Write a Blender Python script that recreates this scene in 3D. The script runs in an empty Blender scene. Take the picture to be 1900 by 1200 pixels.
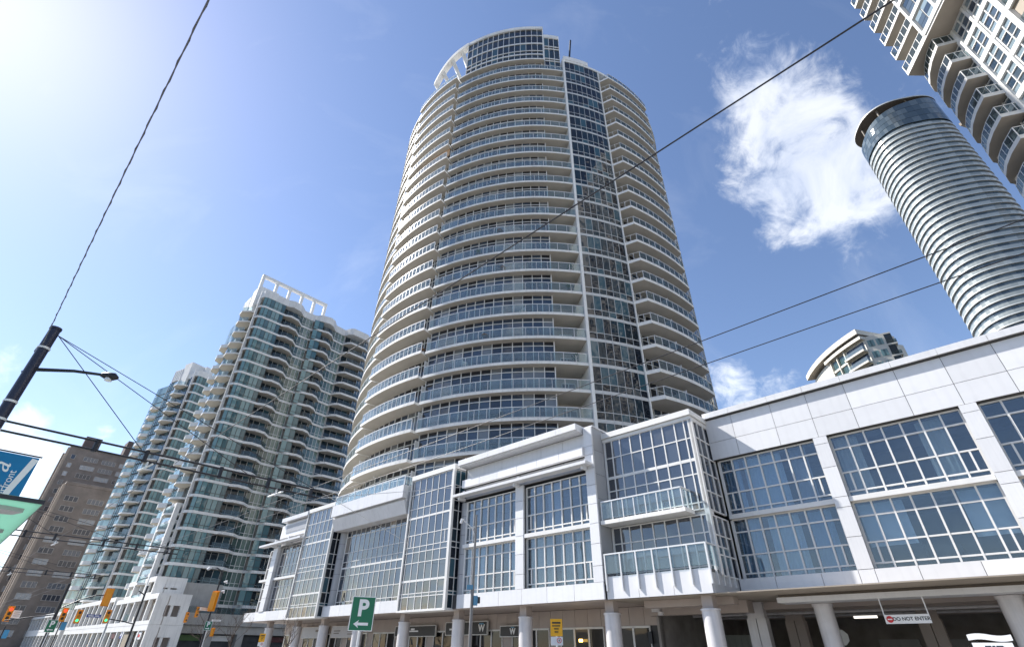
import bpy, math, random
from mathutils import Vector, Matrix
R_ = math.radians
rnd = random.Random(7)
sc = bpy.context.scene
col = sc.collection

# ------------------------------------------------------------------ camera
PITCH, ROLL, CAM_H = 0.588753, 0.0115052, 1.7
cd = bpy.data.cameras.new('camera'); cd.sensor_width = 36.0
cd.lens = 910.44 / 1900 * 36.0
cd.clip_start = 0.1; cd.clip_end = 6000
cam = bpy.data.objects.new('camera', cd); col.objects.link(cam)
c_, s_ = math.cos(PITCH), math.sin(PITCH)
r0, u0, f0 = Vector((1, 0, 0)), Vector((0, -s_, c_)), Vector((0, c_, s_))
rt = r0 * math.cos(ROLL) + u0 * math.sin(ROLL)
up = u0 * math.cos(ROLL) - r0 * math.sin(ROLL)
M = Matrix((rt, up, -f0)).transposed().to_4x4()
M.translation = (0, 0, CAM_H)
cam.matrix_world = M
sc.camera = cam

# ------------------------------------------------------------------ sun, sky, exposure
SUN_AZ, SUN_EL = R_(-68.2), R_(43.9)            # azimuth measured from +Y towards +X
sl = bpy.data.lights.new('sun', 'SUN'); sl.energy = 4.2; sl.angle = R_(0.53); sl.color = (1.0, 0.955, 0.89)
sun = bpy.data.objects.new('sun', sl); col.objects.link(sun)
sdir = Vector((math.sin(SUN_AZ) * math.cos(SUN_EL), math.cos(SUN_AZ) * math.cos(SUN_EL), math.sin(SUN_EL)))
sun.rotation_euler = sdir.to_track_quat('Z', 'Y').to_euler()
sun.location = sdir * 200

SKY_STRENGTH = 0.090
EXPOSURE = 1.15
CLOUD_RAD = 0.40

def azel(az, el):
    a, e = R_(az), R_(el)
    return Vector((math.sin(a) * math.cos(e), math.cos(a) * math.cos(e), math.sin(e)))

def build_world():
    w = bpy.data.worlds.new('World'); sc.world = w; w.use_nodes = True
    nt = w.node_tree; N = nt.nodes; L = nt.links; N.clear()
    out = N.new('ShaderNodeOutputWorld'); bg = N.new('ShaderNodeBackground')
    sky = N.new('ShaderNodeTexSky'); sky.sky_type = 'NISHITA'; sky.sun_disc = False
    sky.sun_elevation = SUN_EL; sky.sun_rotation = SUN_AZ
    sky.altitude = 60; sky.air_density = 1.15; sky.dust_density = 0.27; sky.ozone_density = 5.0
    tc = N.new('ShaderNodeTexCoord')
    def math_(op, a, b=None, c=None, clamp=False):
        n = N.new('ShaderNodeMath'); n.operation = op; n.use_clamp = clamp
        for i, v in enumerate((a, b, c)):
            if v is None: continue
            if isinstance(v, (int, float)): n.inputs[i].default_value = v
            else: L.new(v, n.inputs[i])
        return n.outputs[0]
    def noise(scale, detail, rough, dist=0.0, off=(0, 0, 0), stretch=(1, 1, 1)):
        mp = N.new('ShaderNodeMapping'); mp.inputs['Location'].default_value = off; mp.inputs['Scale'].default_value = stretch
        L.new(tc.outputs['Generated'], mp.inputs['Vector'])
        n = N.new('ShaderNodeTexNoise'); n.inputs['Scale'].default_value = scale; n.inputs['Detail'].default_value = detail
        n.inputs['Roughness'].default_value = rough; n.inputs['Distortion'].default_value = dist
        L.new(mp.outputs[0], n.inputs['Vector']); return n.outputs['Fac']
    # puffs of the clouds in view: (azimuth, elevation, angular radius, weight)
    puffs = [(43.0, 58.5, .05, .55), (42.5, 55.5, .07, .8), (42.0, 51.5, .10, 1.0), (43.5, 47.0, .12, 1.15), (38.8, 47.5, .08, .8),
             (41.0, 43.0, .12, 1.2), (45.0, 42.0, .13, 1.2), (46.0, 39.0, .10, 1.0), (36.2, 44.5, .06, .6), (42.5, 38.5, .10, .95), (46.3, 37.5, .07, .7), (37.0, 39.5, .07, .7),
             (40.6, 35.5, .06, .6), (34.0, 41.5, .045, .4), (53.5, 44.8, .03, .4),
             (26.3, 24.5, .05, .8), (27.5, 21.0, .06, .9), (31.0, 23.5, .04, .5),
             (-49.5, 19.5, .05, .9), (-50.5, 16.5, .06, .9), (-46.0, 15.5, .045, .8), (-44.6, 13.0, .055, .95), (-47.5, 12.5, .06, 1.0),
             (-42.3, 12.8, .04, .7), (-44.0, 10.5, .05, .9), (-45.0, 8.3, .06, .9), (-41.5, 16.6, .03, .4), (-48, 9, .06, .9),
             (112, 34, .22, .9), (150, 28, .2, .8), (-120, 30, .2, .7), (-165, 40, .22, .8), (95, 24, .14, .8)]
    acc = None
    for az, el, rad, wt in puffs:
        d = azel(az, el)
        vm = N.new('ShaderNodeVectorMath'); vm.operation = 'DISTANCE'
        L.new(tc.outputs['Generated'], vm.inputs[0]); vm.inputs[1].default_value = d
        mr = N.new('ShaderNodeMapRange'); mr.interpolation_type = 'SMOOTHSTEP'
        L.new(vm.outputs['Value'], mr.inputs['Value'])
        mr.inputs['From Min'].default_value = rad * 1.55; mr.inputs['From Max'].default_value = 0.0
        mr.inputs['To Min'].default_value = 0; mr.inputs['To Max'].default_value = wt
        acc = mr.outputs[0] if acc is None else math_('MAXIMUM', acc, mr.outputs[0])
    n1 = noise(7.5, 12, .60, .5, (3.1, 1.7, .4)); n2 = noise(26, 10, .66, .9, (1, 5, 2))
    nn = math_('ADD', math_('MULTIPLY', n1, .70), math_('MULTIPLY', n2, .30))
    f = math_('ADD', acc, math_('MULTIPLY', math_('SUBTRACT', nn, .5), 3.2))
    cut = N.new('ShaderNodeMapRange'); cut.interpolation_type = 'SMOOTHSTEP'
    L.new(f, cut.inputs['Value']); cut.inputs['From Min'].default_value = .34; cut.inputs['From Max'].default_value = 1.08
    cut.inputs['To Max'].default_value = .93
    present = N.new('ShaderNodeMapRange'); L.new(acc, present.inputs['Value'])
    present.inputs['From Min'].default_value = 0.0; present.inputs['From Max'].default_value = .16
    mask = math_('MULTIPLY', cut.outputs[0], present.outputs[0], clamp=True)
    # faint high streaks
    n3 = noise(3.0, 6, .6, .8, (0, 0, 0), (1.0, 2.6, 1.4))
    st = N.new('ShaderNodeMapRange'); L.new(n3, st.inputs['Value'])
    st.inputs['From Min'].default_value = .52; st.inputs['From Max'].default_value = .85; st.inputs['To Max'].default_value = .16
    mask = math_('MAXIMUM', mask, st.outputs[0])
    sc_ = N.new('ShaderNodeVectorMath'); sc_.operation = 'MULTIPLY'; L.new(sky.outputs[0], sc_.inputs[0]); sc_.inputs[1].default_value = (SKY_STRENGTH * 1.10, SKY_STRENGTH * .98, SKY_STRENGTH * .96)
    shade = N.new('ShaderNodeMix'); shade.data_type = 'RGBA'
    shade.inputs['A'].default_value = (CLOUD_RAD * .62, CLOUD_RAD * .66, CLOUD_RAD * .76, 1)
    shade.inputs['B'].default_value = (CLOUD_RAD, CLOUD_RAD * .985, CLOUD_RAD * .96, 1)
    sh = N.new('ShaderNodeMapRange'); L.new(n1, sh.inputs['Value']); sh.inputs['From Min'].default_value = .38; sh.inputs['From Max'].default_value = .6
    L.new(sh.outputs[0], shade.inputs['Factor'])
    mx = N.new('ShaderNodeMix'); mx.data_type = 'RGBA'
    add = N.new('ShaderNodeVectorMath'); add.operation = 'MULTIPLY_ADD'; L.new(sc_.outputs[0], add.inputs[0]); add.inputs[1].default_value = (.75, .68, .58); L.new(shade.outputs['Result'], add.inputs[2])
    L.new(mask, mx.inputs['Factor']); L.new(sc_.outputs[0], mx.inputs['A']); L.new(add.outputs[0], mx.inputs['B'])
    L.new(mx.outputs['Result'], bg.inputs['Color']); bg.inputs['Strength'].default_value = 1.0
    L.new(bg.outputs[0], out.inputs['Surface'])
build_world()
vs = sc.view_settings
vs.view_transform = 'Standard'; vs.look = 'None'; vs.gamma = 1.0; vs.use_curve_mapping = False
vs.exposure = EXPOSURE
sc.render.engine = 'CYCLES'
sc.cycles.max_bounces = 8; sc.cycles.transparent_max_bounces = 24

# ------------------------------------------------------------------ street frame: s along the street, q across it
ES = Vector((0.72320, -0.69064)); EN = Vector((0.69064, 0.72320))
RZ = math.atan2(ES.y, ES.x)
def W(s, q, z=0.0):
    p = ES * s + EN * q
    return Vector((p.x, p.y, z))

# ------------------------------------------------------------------ helpers
class MB:
    def __init__(self, ox=0.0, oy=0.0, oz=0.0):
        self.v = []; self.f = []; self.m = []; self.o = (ox, oy, oz)
    def vert(self, x, y, z):
        self.v.append((x - self.o[0], y - self.o[1], z - self.o[2])); return len(self.v) - 1
    def face(self, idx, m=0):
        self.f.append(idx); self.m.append(m)
    def hexa(self, p, m=0):
        b = [self.vert(*q) for q in p]
        for t in ((0, 3, 2, 1), (4, 5, 6, 7), (0, 1, 5, 4), (1, 2, 6, 5), (2, 3, 7, 6), (3, 0, 4, 7)):
            self.face([b[i] for i in t], m)
    def box(self, x0, x1, y0, y1, z0, z1, m=0):
        if x0 > x1: x0, x1 = x1, x0
        if y0 > y1: y0, y1 = y1, y0
        if z0 > z1: z0, z1 = z1, z0
        self.hexa([(x0, y0, z0), (x1, y0, z0), (x1, y1, z0), (x0, y1, z0), (x0, y0, z1), (x1, y0, z1), (x1, y1, z1), (x0, y1, z1)], m)
    def prism(self, poly, z0, z1, m=0, mbot=None, mtop=None):
        a = sum(poly[i][0] * poly[(i + 1) % len(poly)][1] - poly[(i + 1) % len(poly)][0] * poly[i][1] for i in range(len(poly)))
        if a < 0: poly = poly[::-1]
        n = len(poly)
        b = [self.vert(x, y, z0) for x, y in poly]; t = [self.vert(x, y, z1) for x, y in poly]
        self.face(b[::-1], m if mbot is None else mbot); self.face(t, m if mtop is None else mtop)
        for i in range(n):
            j = (i + 1) % n; self.face([b[i], b[j], t[j], t[i]], m)
    def vpoly(self, pts, thick, m=0):
        """closed outline in 3-D (planar) extruded along vector thick"""
        n = len(pts); t = Vector(thick)
        a = [self.vert(*p) for p in pts]; b = [self.vert(*(Vector(p) + t)) for p in pts]
        self.face(a[::-1], m); self.face(b, m)
        for i in range(n):
            j = (i + 1) % n; self.face([a[i], a[j], b[j], b[i]], m)
    def arc(self, r0, r1, a0, a1, z0, z1, n, m=0, mbot=None, cx=0.0, cy=0.0):
        """ring sector; angle a in degrees, point = (r sin a, -r cos a)"""
        rows = []
        for i in range(n + 1):
            a = R_(a0 + (a1 - a0) * i / n); sx, cyy = math.sin(a), -math.cos(a)
            rows.append([self.vert(cx + r * sx, cy + r * cyy, z) for r, z in ((r0, z0), (r1, z0), (r1, z1), (r0, z1))])
        mb = m if mbot is None else mbot
        for i in range(n):
            a, b = rows[i], rows[i + 1]
            self.face([a[0], b[0], b[1], a[1]][::-1], mb)
            self.face([a[1], b[1], b[2], a[2]][::-1], m)
            self.face([a[2], b[2], b[3], a[3]][::-1], m)
            self.face([a[3], b[3], b[0], a[0]][::-1], m)
        self.face(rows[0], m); self.face(rows[-1][::-1], m)
    def tube(self, pts, rad, n=8, m=0, cap=True):
        pts = [Vector(p) for p in pts]
        rads = rad if isinstance(rad, (list, tuple)) else [rad] * len(pts)
        prev = None; ref = None
        for i, p in enumerate(pts):
            d = (pts[min(i + 1, len(pts) - 1)] - pts[max(i - 1, 0)]).normalized()
            if ref is None:
                ref = Vector((0, 0, 1)) if abs(d.z) < .9 else Vector((1, 0, 0))
            x = d.cross(ref)
            if x.length < 1e-4: x = d.cross(Vector((0, 1, 0)))
            x.normalize(); y = d.cross(x); 
            ring = [self.vert(*(p + (x * math.cos(2 * math.pi * k / n) + y * math.sin(2 * math.pi * k / n)) * rads[i])) for k in range(n)]
            if prev:
                for k in range(n): self.face([prev[k], prev[(k + 1) % n], ring[(k + 1) % n], ring[k]][::-1], m)
            elif cap: self.face(ring, m)
            prev = ring
        if cap: self.face(prev[::-1], m)
    def cyl(self, x, y, z0, z1, r, n=20, m=0, r1=None):
        self.tube([(x, y, z0), (x, y, z1)], [r, r if r1 is None else r1], n, m)
    def mesh(self, name, mats, smooth=None):
        me = bpy.data.meshes.new(name)
        me.from_pydata(self.v, [], self.f)
        for m in (mats if isinstance(mats, (list, tuple)) else [mats]): me.materials.append(m)
        if any(self.m): me.polygons.foreach_set('material_index', self.m)
        if smooth is not None:
            me.polygons.foreach_set('use_smooth', [True] * len(me.polygons))
            me.set_sharp_from_angle(angle=R_(smooth))
        me.update(); return me
    def build(self, name, mats, parent=None, smooth=None, **tags):
        return put(name, self.mesh(name, mats, smooth), parent, **tags)

def put(name, me, parent=None, loc=(0, 0, 0), rz=0.0, scale=None, rot=None, **tags):
    o = bpy.data.objects.new(name, me); col.objects.link(o)
    o.location = loc
    o.rotation_euler = rot if rot is not None else (0, 0, rz)
    if scale is not None: o.scale = scale
    if parent is not None: o.parent = parent
    for k, v in tags.items(): o[k] = v
    return o

def thing(name, label, cat, loc=(0, 0, 0), rz=0.0, group=None):
    o = bpy.data.objects.new(name, None); col.objects.link(o)
    o.empty_display_size = .3
    o.location = loc; o.rotation_euler = (0, 0, rz); o['label'] = label; o['category'] = cat
    if group: o['group'] = group
    return o

def copy_tree(o, parent=None):
    c = o.copy(); col.objects.link(c); c.parent = parent
    for ch in list(o.children): copy_tree(ch, c)
    return c

def text_mesh(txt, size, depth, mat, bold=0.0, align='CENTER', shear=0.0):
    cu = bpy.data.curves.new('lettering', 'FONT'); cu.body = txt; cu.size = size; cu.extrude = depth; cu.offset = bold
    cu.align_x = align; cu.align_y = 'CENTER'; cu.shear = shear
    ob = bpy.data.objects.new('lettering', cu); col.objects.link(ob)
    dg = bpy.context.evaluated_depsgraph_get(); dg.update()
    me = bpy.data.meshes.new_from_object(ob.evaluated_get(dg)); me.materials.clear(); me.materials.append(mat)
    bpy.data.objects.remove(ob); return me

# ------------------------------------------------------------------ materials
MAT = {}
def mat(name, color, rough=.6, metal=0.0, var=.06, nscale=1.2, bump=0.0, bscale=30, spec=.5, obj_var=0.0, stain=0.0, emit=None):
    m = bpy.data.materials.new(name); m.use_nodes = True
    N = m.node_tree.nodes; L = m.node_tree.links; b = N['Principled BSDF']
    b.inputs['Roughness'].default_value = rough; b.inputs['Metallic'].default_value = metal
    b.inputs['Specular IOR Level'].default_value = spec
    tc = N.new('ShaderNodeTexCoord')
    n = N.new('ShaderNodeTexNoise'); n.inputs['Scale'].default_value = nscale; n.inputs['Detail'].default_value = 6; n.inputs['Roughness'].default_value = .6
    L.new(tc.outputs['Object'], n.inputs['Vector'])
    ramp = N.new('ShaderNodeMapRange'); L.new(n.outputs['Fac'], ramp.inputs['Value'])
    ramp.inputs['From Min'].default_value = .3; ramp.inputs['From Max'].default_value = .7
    ramp.inputs['To Min'].default_value = 1 - var; ramp.inputs['To Max'].default_value = 1 + var
    fac = ramp.outputs[0]
    if obj_var:
        oi = N.new('ShaderNodeObjectInfo'); mr = N.new('ShaderNodeMapRange'); L.new(oi.outputs['Random'], mr.inputs['Value'])
        mr.inputs['To Min'].default_value = 1 - obj_var; mr.inputs['To Max'].default_value = 1 + obj_var
        mm = N.new('ShaderNodeMath'); mm.operation = 'MULTIPLY'; L.new(fac, mm.inputs[0]); L.new(mr.outputs[0], mm.inputs[1]); fac = mm.outputs[0]
    if stain:   # rain streaks: noise stretched downwards
        mp = N.new('ShaderNodeMapping'); mp.inputs['Scale'].default_value = (2.2, 2.2, .12); L.new(tc.outputs['Object'], mp.inputs['Vector'])
        n2 = N.new('ShaderNodeTexNoise'); n2.inputs['Scale'].default_value = 2.0; n2.inputs['Detail'].default_value = 5; L.new(mp.outputs[0], n2.inputs['Vector'])
        mr2 = N.new('ShaderNodeMapRange'); L.new(n2.outputs['Fac'], mr2.inputs['Value']); mr2.inputs['From Min'].default_value = .5; mr2.inputs['From Max'].default_value = .8
        mr2.inputs['To Min'].default_value = 1; mr2.inputs['To Max'].default_value = 1 - stain
        mm = N.new('ShaderNodeMath'); mm.operation = 'MULTIPLY'; L.new(fac, mm.inputs[0]); L.new(mr2.outputs[0], mm.inputs[1]); fac = mm.outputs[0]
    sc2 = N.new('ShaderNodeVectorMath'); sc2.operation = 'SCALE'; sc2.inputs[0].default_value = color[:3]; L.new(fac, sc2.inputs['Scale'])
    L.new(sc2.outputs[0], b.inputs['Base Color'])
    if bump:
        n3 = N.new('ShaderNodeTexNoise'); n3.inputs['Scale'].default_value = bscale; n3.inputs['Detail'].default_value = 4; L.new(tc.outputs['Object'], n3.inputs['Vector'])
        bp = N.new('ShaderNodeBump'); bp.inputs['Strength'].default_value = bump; bp.inputs['Distance'].default_value = .02
        L.new(n3.outputs['Fac'], bp.inputs['Height']); L.new(bp.outputs[0], b.inputs['Normal'])
    if emit:
        b.inputs['Emission Color'].default_value = (*emit[:3], 1); b.inputs['Emission Strength'].default_value = emit[3]
    MAT[name] = m; return m

def glass_mat(name, dark, light, share=.3, ior=1.9, rough=.02, wob=.05, wscale=.7, island=False, mid=None, metal=0.0, tilt=.05):
    """opaque window glass: what is behind it (dark room / blind or curtain) varies from pane to pane; mirror-like coat, slightly wavy"""
    m = bpy.data.materials.new(name); m.use_nodes = True
    N = m.node_tree.nodes; L = m.node_tree.links; b = N['Principled BSDF']
    b.inputs['Roughness'].default_value = rough; b.inputs['IOR'].default_value = ior; b.inputs['Metallic'].default_value = metal
    if island:
        g = N.new('ShaderNodeNewGeometry'); rr = g.outputs['Random Per Island']
    else:
        g = N.new('ShaderNodeObjectInfo'); rr = g.outputs['Random']
    ramp = N.new('ShaderNodeValToRGB'); L.new(rr, ramp.inputs[0]); e = ramp.color_ramp.elements
    ramp.color_ramp.interpolation = 'CONSTANT'
    e[0].position = 0; e[0].color = (*dark, 1); e[1].position = 1 - share; e[1].color = (*light, 1)
    k = e.new((1 - share) * .5); md = mid or tuple(a * .8 + b2 * .2 for a, b2 in zip(dark, light)); k.color = (*md, 1)
    L.new(ramp.outputs[0], b.inputs['Base Color'])
    tc = N.new('ShaderNodeTexCoord')
    wv = N.new('ShaderNodeTexWhiteNoise'); wv.noise_dimensions = '1D'; L.new(rr, wv.inputs['W'])
    ad = N.new('ShaderNodeVectorMath'); ad.operation = 'MULTIPLY_ADD'; L.new(wv.outputs['Color'], ad.inputs[0]); ad.inputs[1].default_value = (30, 30, 30)
    gp = N.new('ShaderNodeNewGeometry'); L.new(gp.outputs['Position'], ad.inputs[2])
    n = N.new('ShaderNodeTexNoise'); n.inputs['Scale'].default_value = wscale; n.inputs['Detail'].default_value = 1.0; L.new(ad.outputs[0], n.inputs['Vector'])
    bp = N.new('ShaderNodeBump'); bp.inputs['Strength'].default_value = wob; bp.inputs['Distance'].default_value = .25
    L.new(n.outputs['Fac'], bp.inputs['Height'])
    # every pane sits a little out of true in its frame
    tl_ = N.new('ShaderNodeVectorMath'); tl_.operation = 'MULTIPLY_ADD'; L.new(wv.outputs['Color'], tl_.inputs[0]); tl_.inputs[1].default_value = (tilt,) * 3; tl_.inputs[2].default_value = (-tilt / 2,) * 3
    sm = N.new('ShaderNodeVectorMath'); sm.operation = 'ADD'; L.new(bp.outputs[0], sm.inputs[0]); L.new(tl_.outputs[0], sm.inputs[1])
    nm = N.new('ShaderNodeVectorMath'); nm.operation = 'NORMALIZE'; L.new(sm.outputs[0], nm.inputs[0]); L.new(nm.outputs[0], b.inputs['Normal'])
    MAT[name] = m; return m

def clear_glass(name, tint, refl=.12, haze=.06, hz_col=(.8, .9, .92), wob=.02):
    m = bpy.data.materials.new(name); m.use_nodes = True
    N = m.node_tree.nodes; L = m.node_tree.links; N.clear()
    out = N.new('ShaderNodeOutputMaterial')
    tr = N.new('ShaderNodeBsdfTransparent'); tr.inputs[0].default_value = (*tint, 1)
    gl = N.new('ShaderNodeBsdfGlossy'); gl.inputs['Roughness'].default_value = .03; gl.inputs[0].default_value = (.95, .97, 1, 1)
    df = N.new('ShaderNodeBsdfDiffuse'); df.inputs[0].default_value = (*hz_col, 1)
    lw = N.new('ShaderNodeLayerWeight'); lw.inputs['Blend'].default_value = .5
    pw = N.new('ShaderNodeMath'); pw.operation = 'POWER'; L.new(lw.outputs['Facing'], pw.inputs[0]); pw.inputs[1].default_value = 4.0
    fr = N.new('ShaderNodeMath'); fr.operation = 'MULTIPLY_ADD'; L.new(pw.outputs[0], fr.inputs[0]); fr.inputs[1].default_value = .9; fr.inputs[2].default_value = .06
    tc = N.new('ShaderNodeTexCoord'); n = N.new('ShaderNodeTexNoise'); n.inputs['Scale'].default_value = .9; n.inputs['Detail'].default_value = 1
    gp = N.new('ShaderNodeNewGeometry'); L.new(gp.outputs['Position'], n.inputs['Vector'])
    bp = N.new('ShaderNodeBump'); bp.inputs['Strength'].default_value = wob; bp.inputs['Distance'].default_value = .2; L.new(n.outputs['Fac'], bp.inputs['Height'])
    L.new(bp.outputs[0], gl.inputs['Normal'])
    ad = N.new('ShaderNodeMath'); ad.operation = 'MULTIPLY'; ad.use_clamp = True; L.new(fr.outputs[0], ad.inputs[0]); ad.inputs[1].default_value = refl
    m1 = N.new('ShaderNodeMixShader'); m1.inputs[0].default_value = haze; L.new(tr.outputs[0], m1.inputs[1]); L.new(df.outputs[0], m1.inputs[2])
    m2 = N.new('ShaderNodeMixShader'); L.new(ad.outputs[0], m2.inputs[0]); L.new(m1.outputs[0], m2.inputs[1]); L.new(gl.outputs[0], m2.inputs[2])
    L.new(m2.outputs[0], out.inputs[0]); MAT[name] = m; return m

white_panel = mat('white_panel', (.66, .66, .67), .40, 0, .05, .8, obj_var=.06, stain=.11)
grey_panel = mat('grey_panel', (.36, .365, .38), .45, 0, .05, .9, obj_var=.07, stain=.12)
white_frame = mat('white_frame', (.68, .67, .65), .45, 0, .05, 2.0)
joint_dark = mat('joint_dark', (.07, .07, .072), .8)
beige_panel = mat('beige_panel', (.40, .34, .305), .55, 0, .06, 1.0, obj_var=.05)
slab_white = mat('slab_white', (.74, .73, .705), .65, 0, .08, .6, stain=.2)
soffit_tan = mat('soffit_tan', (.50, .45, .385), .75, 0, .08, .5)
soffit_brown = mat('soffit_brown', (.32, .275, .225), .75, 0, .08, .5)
concrete = mat('concrete', (.40, .385, .36), .8, 0, .12, .7, bump=.2, stain=.15)
tower_frame = mat('tower_frame', (.72, .72, .71), .4, .0, .05, 2.0)
rail_metal = mat('rail_metal', (.68, .68, .68), .35, .15, .04, 3)
dark_metal = mat('dark_metal', (.025, .026, .032), .45, .3, .1, 4)
navy_paint = mat('navy_paint', (.012, .014, .035), .35, 0, .1, 3)
steel = mat('steel', (.45, .46, .48), .3, .85, .05, 3)
column_paint = mat('column_paint', (.58, .56, .565), .38, .1, .07, 1.5, stain=.22)
room_dark = mat('room_dark', (.075, .08, .09), .9, 0, .3, .8)
room_mid = mat('room_mid', (.27, .25, .235), .9, 0, .3, .8)
curtain = mat('curtain', (.66, .71, .74), .9, 0, .06, 6)
blind = mat('blind', (.42, .38, .31), .8, 0, .05, 4)
black_sign = mat('black_sign', (.018, .018, .02), .4)
sign_white = mat('sign_white', (.78, .78, .78), .5, 0, .03, 3)
sign_green = mat('sign_green', (.0, .14, .065), .4, 0, .05, 3)
sign_yellow = mat('sign_yellow', (.85, .42, .01), .45, 0, .04, 3)
signal_orange = mat('signal_orange', (.80, .30, .008), .45, 0, .06, 4)
sign_blue = mat('sign_blue', (.02, .05, .28), .45)
banner_blue = mat('banner_blue', (.004, .17, .38), .75, 0, .08, 2)
red_paint = mat('red_paint', (.55, .015, .02), .45)
burgundy = mat('burgundy', (.09, .012, .02), .5)
shop_green = mat('shop_green', (.08, .16, .05), .5)
def mint():
    m = bpy.data.materials.new('mint_glass'); m.use_nodes = True; N = m.node_tree.nodes; L = m.node_tree.links; N.clear()
    o = N.new('ShaderNodeOutputMaterial'); t = N.new('ShaderNodeBsdfTranslucent'); d = N.new('ShaderNodeBsdfDiffuse'); x = N.new('ShaderNodeMixShader')
    n = N.new('ShaderNodeTexNoise'); n.inputs['Scale'].default_value = 1.5; r = N.new('ShaderNodeValToRGB'); L.new(n.outputs['Fac'], r.inputs[0])
    r.color_ramp.elements[0].color = (.40, .66, .56, 1); r.color_ramp.elements[1].color = (.50, .74, .64, 1)
    L.new(r.outputs[0], t.inputs[0]); L.new(r.outputs[0], d.inputs[0]); x.inputs[0].default_value = .35
    L.new(t.outputs[0], x.inputs[1]); L.new(d.outputs[0], x.inputs[2]); L.new(x.outputs[0], o.inputs[0]); return m
mint_glass = mint()
mat('asphalt', (.05, .05, .052), .9, 0, .25, 3, bump=.4, bscale=60)
mat('paving', (.30, .29, .275), .85, 0, .15, 1.2, bump=.2)
mat('ground', (.12, .12, .11), .95, 0, .3, .1)
mat('brown_brick', (.23, .195, .17), .85, 0, .22, .35, bump=.2)
mat('brown_brick_light', (.40, .33, .27), .85, 0, .1, .5)
mat('bark', (.11, .085, .07), .9, 0, .25, 9)
mat('lamp_red', (.4, .01, .01), .4, emit=(1, .05, .02, 1.1))
mat('lamp_green', (.02, .3, .15), .4, emit=(.08, 1, .4, .7))
mat('lamp_off', (.03, .02, .01), .4)
mat('lamp_amber', (.5, .25, .01), .4)
mat('store_lamp', (.8, .6, .2), .4, emit=(1, .62, .15, 5))
drapes = [curtain, mat('curtain_blue', (.36, .47, .58), .9, 0, .06, 6), mat('curtain_grey', (.40, .40, .42), .9, 0, .06, 6), mat('curtain_cream', (.62, .58, .50), .9, 0, .06, 6)]
soft_blue = mat('soft_blue', (.10, .26, .40), .6)

g_tower = glass_mat('g_tower', (.012, .017, .028), (.15, .165, .18), .16, 1.8, .02, .12, mid=(.03, .05, .085))
g_tower_i = glass_mat('g_tower_i', (.012, .017, .028), (.15, .165, .18), .16, 1.8, .02, .12, island=True, mid=(.03, .05, .085))
g_strip = glass_mat('g_strip', (.008, .012, .020), (.035, .085, .115), .16, 1.5, .012, .22, .75, tilt=.012)
g_strip_i = glass_mat('g_strip_i', (.008, .012, .020), (.035, .085, .115), .16, 1.5, .012, .22, .75, island=True, tilt=.012)
g_bay = glass_mat('g_bay', (.022, .028, .042), (.24, .21, .18), .035, 2.15, .02, .16, mid=(.05, .058, .075))
g_bay_i = glass_mat('g_bay_i', (.022, .028, .042), (.24, .21, .18), .035, 2.15, .02, .16, island=True, mid=(.05, .058, .075))
g_teal = glass_mat('g_teal', (.04, .105, .125), (.15, .27, .285), .45, 1.7, .03, .08, island=True)
g_green = glass_mat('g_green', (.02, .055, .05), (.13, .19, .165), .35, 1.8, .03, .22, island=True)
g_blue = glass_mat('g_blue', (.02, .05, .10), (.20, .25, .28), .15, 1.9, .03, .12, island=True)
g_white = glass_mat('g_white', (.03, .05, .08), (.20, .26, .30), .3, 1.8, .03, .10, island=True)
g_brown = glass_mat('g_brown', (.02, .02, .022), (.30, .30, .29), .35, 1.6, .05, .1, island=True)
strip_frame = mat('strip_frame', (.50, .51, .52), .4, 0, .05, 2.0)
g_ice = glass_mat('g_ice', (.06, .085, .105), (.12, .15, .17), .3, 1.6, .03, .12, island=True)
g_shop = glass_mat('g_shop', (.012, .012, .013), (.05, .048, .045), .25, 1.5, .03, .04)
g_rail = clear_glass('g_rail', (.78, .86, .88), .75, .075, (.70, .78, .78), .01)
g_rail_d = clear_glass('g_rail_d', (.55, .63, .66), .45, .05, (.45, .52, .53), .02)
g_win = clear_glass('g_win', (.70, .78, .84), 1.6, .01, (.5, .6, .7), .05)

UNIT = {}
def unit(mname):
    """thin unit pane standing in the x-z plane"""
    if mname not in UNIT:
        b = MB(); b.box(-.5, .5, -.012, .012, -.5, .5); UNIT[mname] = b.mesh('pane', MAT[mname])
    return UNIT[mname]
def unit_box(mname):
    k = 'b_' + mname
    if k not in UNIT:
        b = MB(); b.box(-.5, .5, -.5, .5, -.5, .5); UNIT[k] = b.mesh('panel', MAT[mname])
    return UNIT[k]

# ================================================================== SETTING
def sheet(name, s0, s1, q0, q1, z0, z1, m):
    b = MB(); b.box(s0, s1, q0, q1, z0, z1)
    o = b.build(name, m); o.rotation_euler = (0, 0, RZ); o['kind'] = 'structure'; return o
g = MB(); g.box(-3000, 3000, -3000, 3000, -.6, -.14); g.build('ground', MAT['ground'])['kind'] = 'structure'
sheet('road', -400, 120, 8.6, 19.4, -.14, -.12, MAT['asphalt'])
sheet('track_bed', -400, 120, 1.4, 8.6, -.14, -.06, MAT['paving'])
sheet('pavement', -98, 60, 19.4, 45.0, -.14, .0, MAT['paving'])
sheet('platform', -400, 120, -6.0, 1.4, -.14, .0, MAT['paving'])
for i, q in enumerate((2.4, 3.84, 5.9, 7.34)):
    o = sheet('rail', -400, 120, q - .035, q + .035, -.06, -.05, steel)
for i in range(-14, 6):
    o = sheet('lane_marking', i * 9.0, i * 9.0 + 3.0, 13.9, 14.05, -.12, -.116, sign_white)

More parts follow.
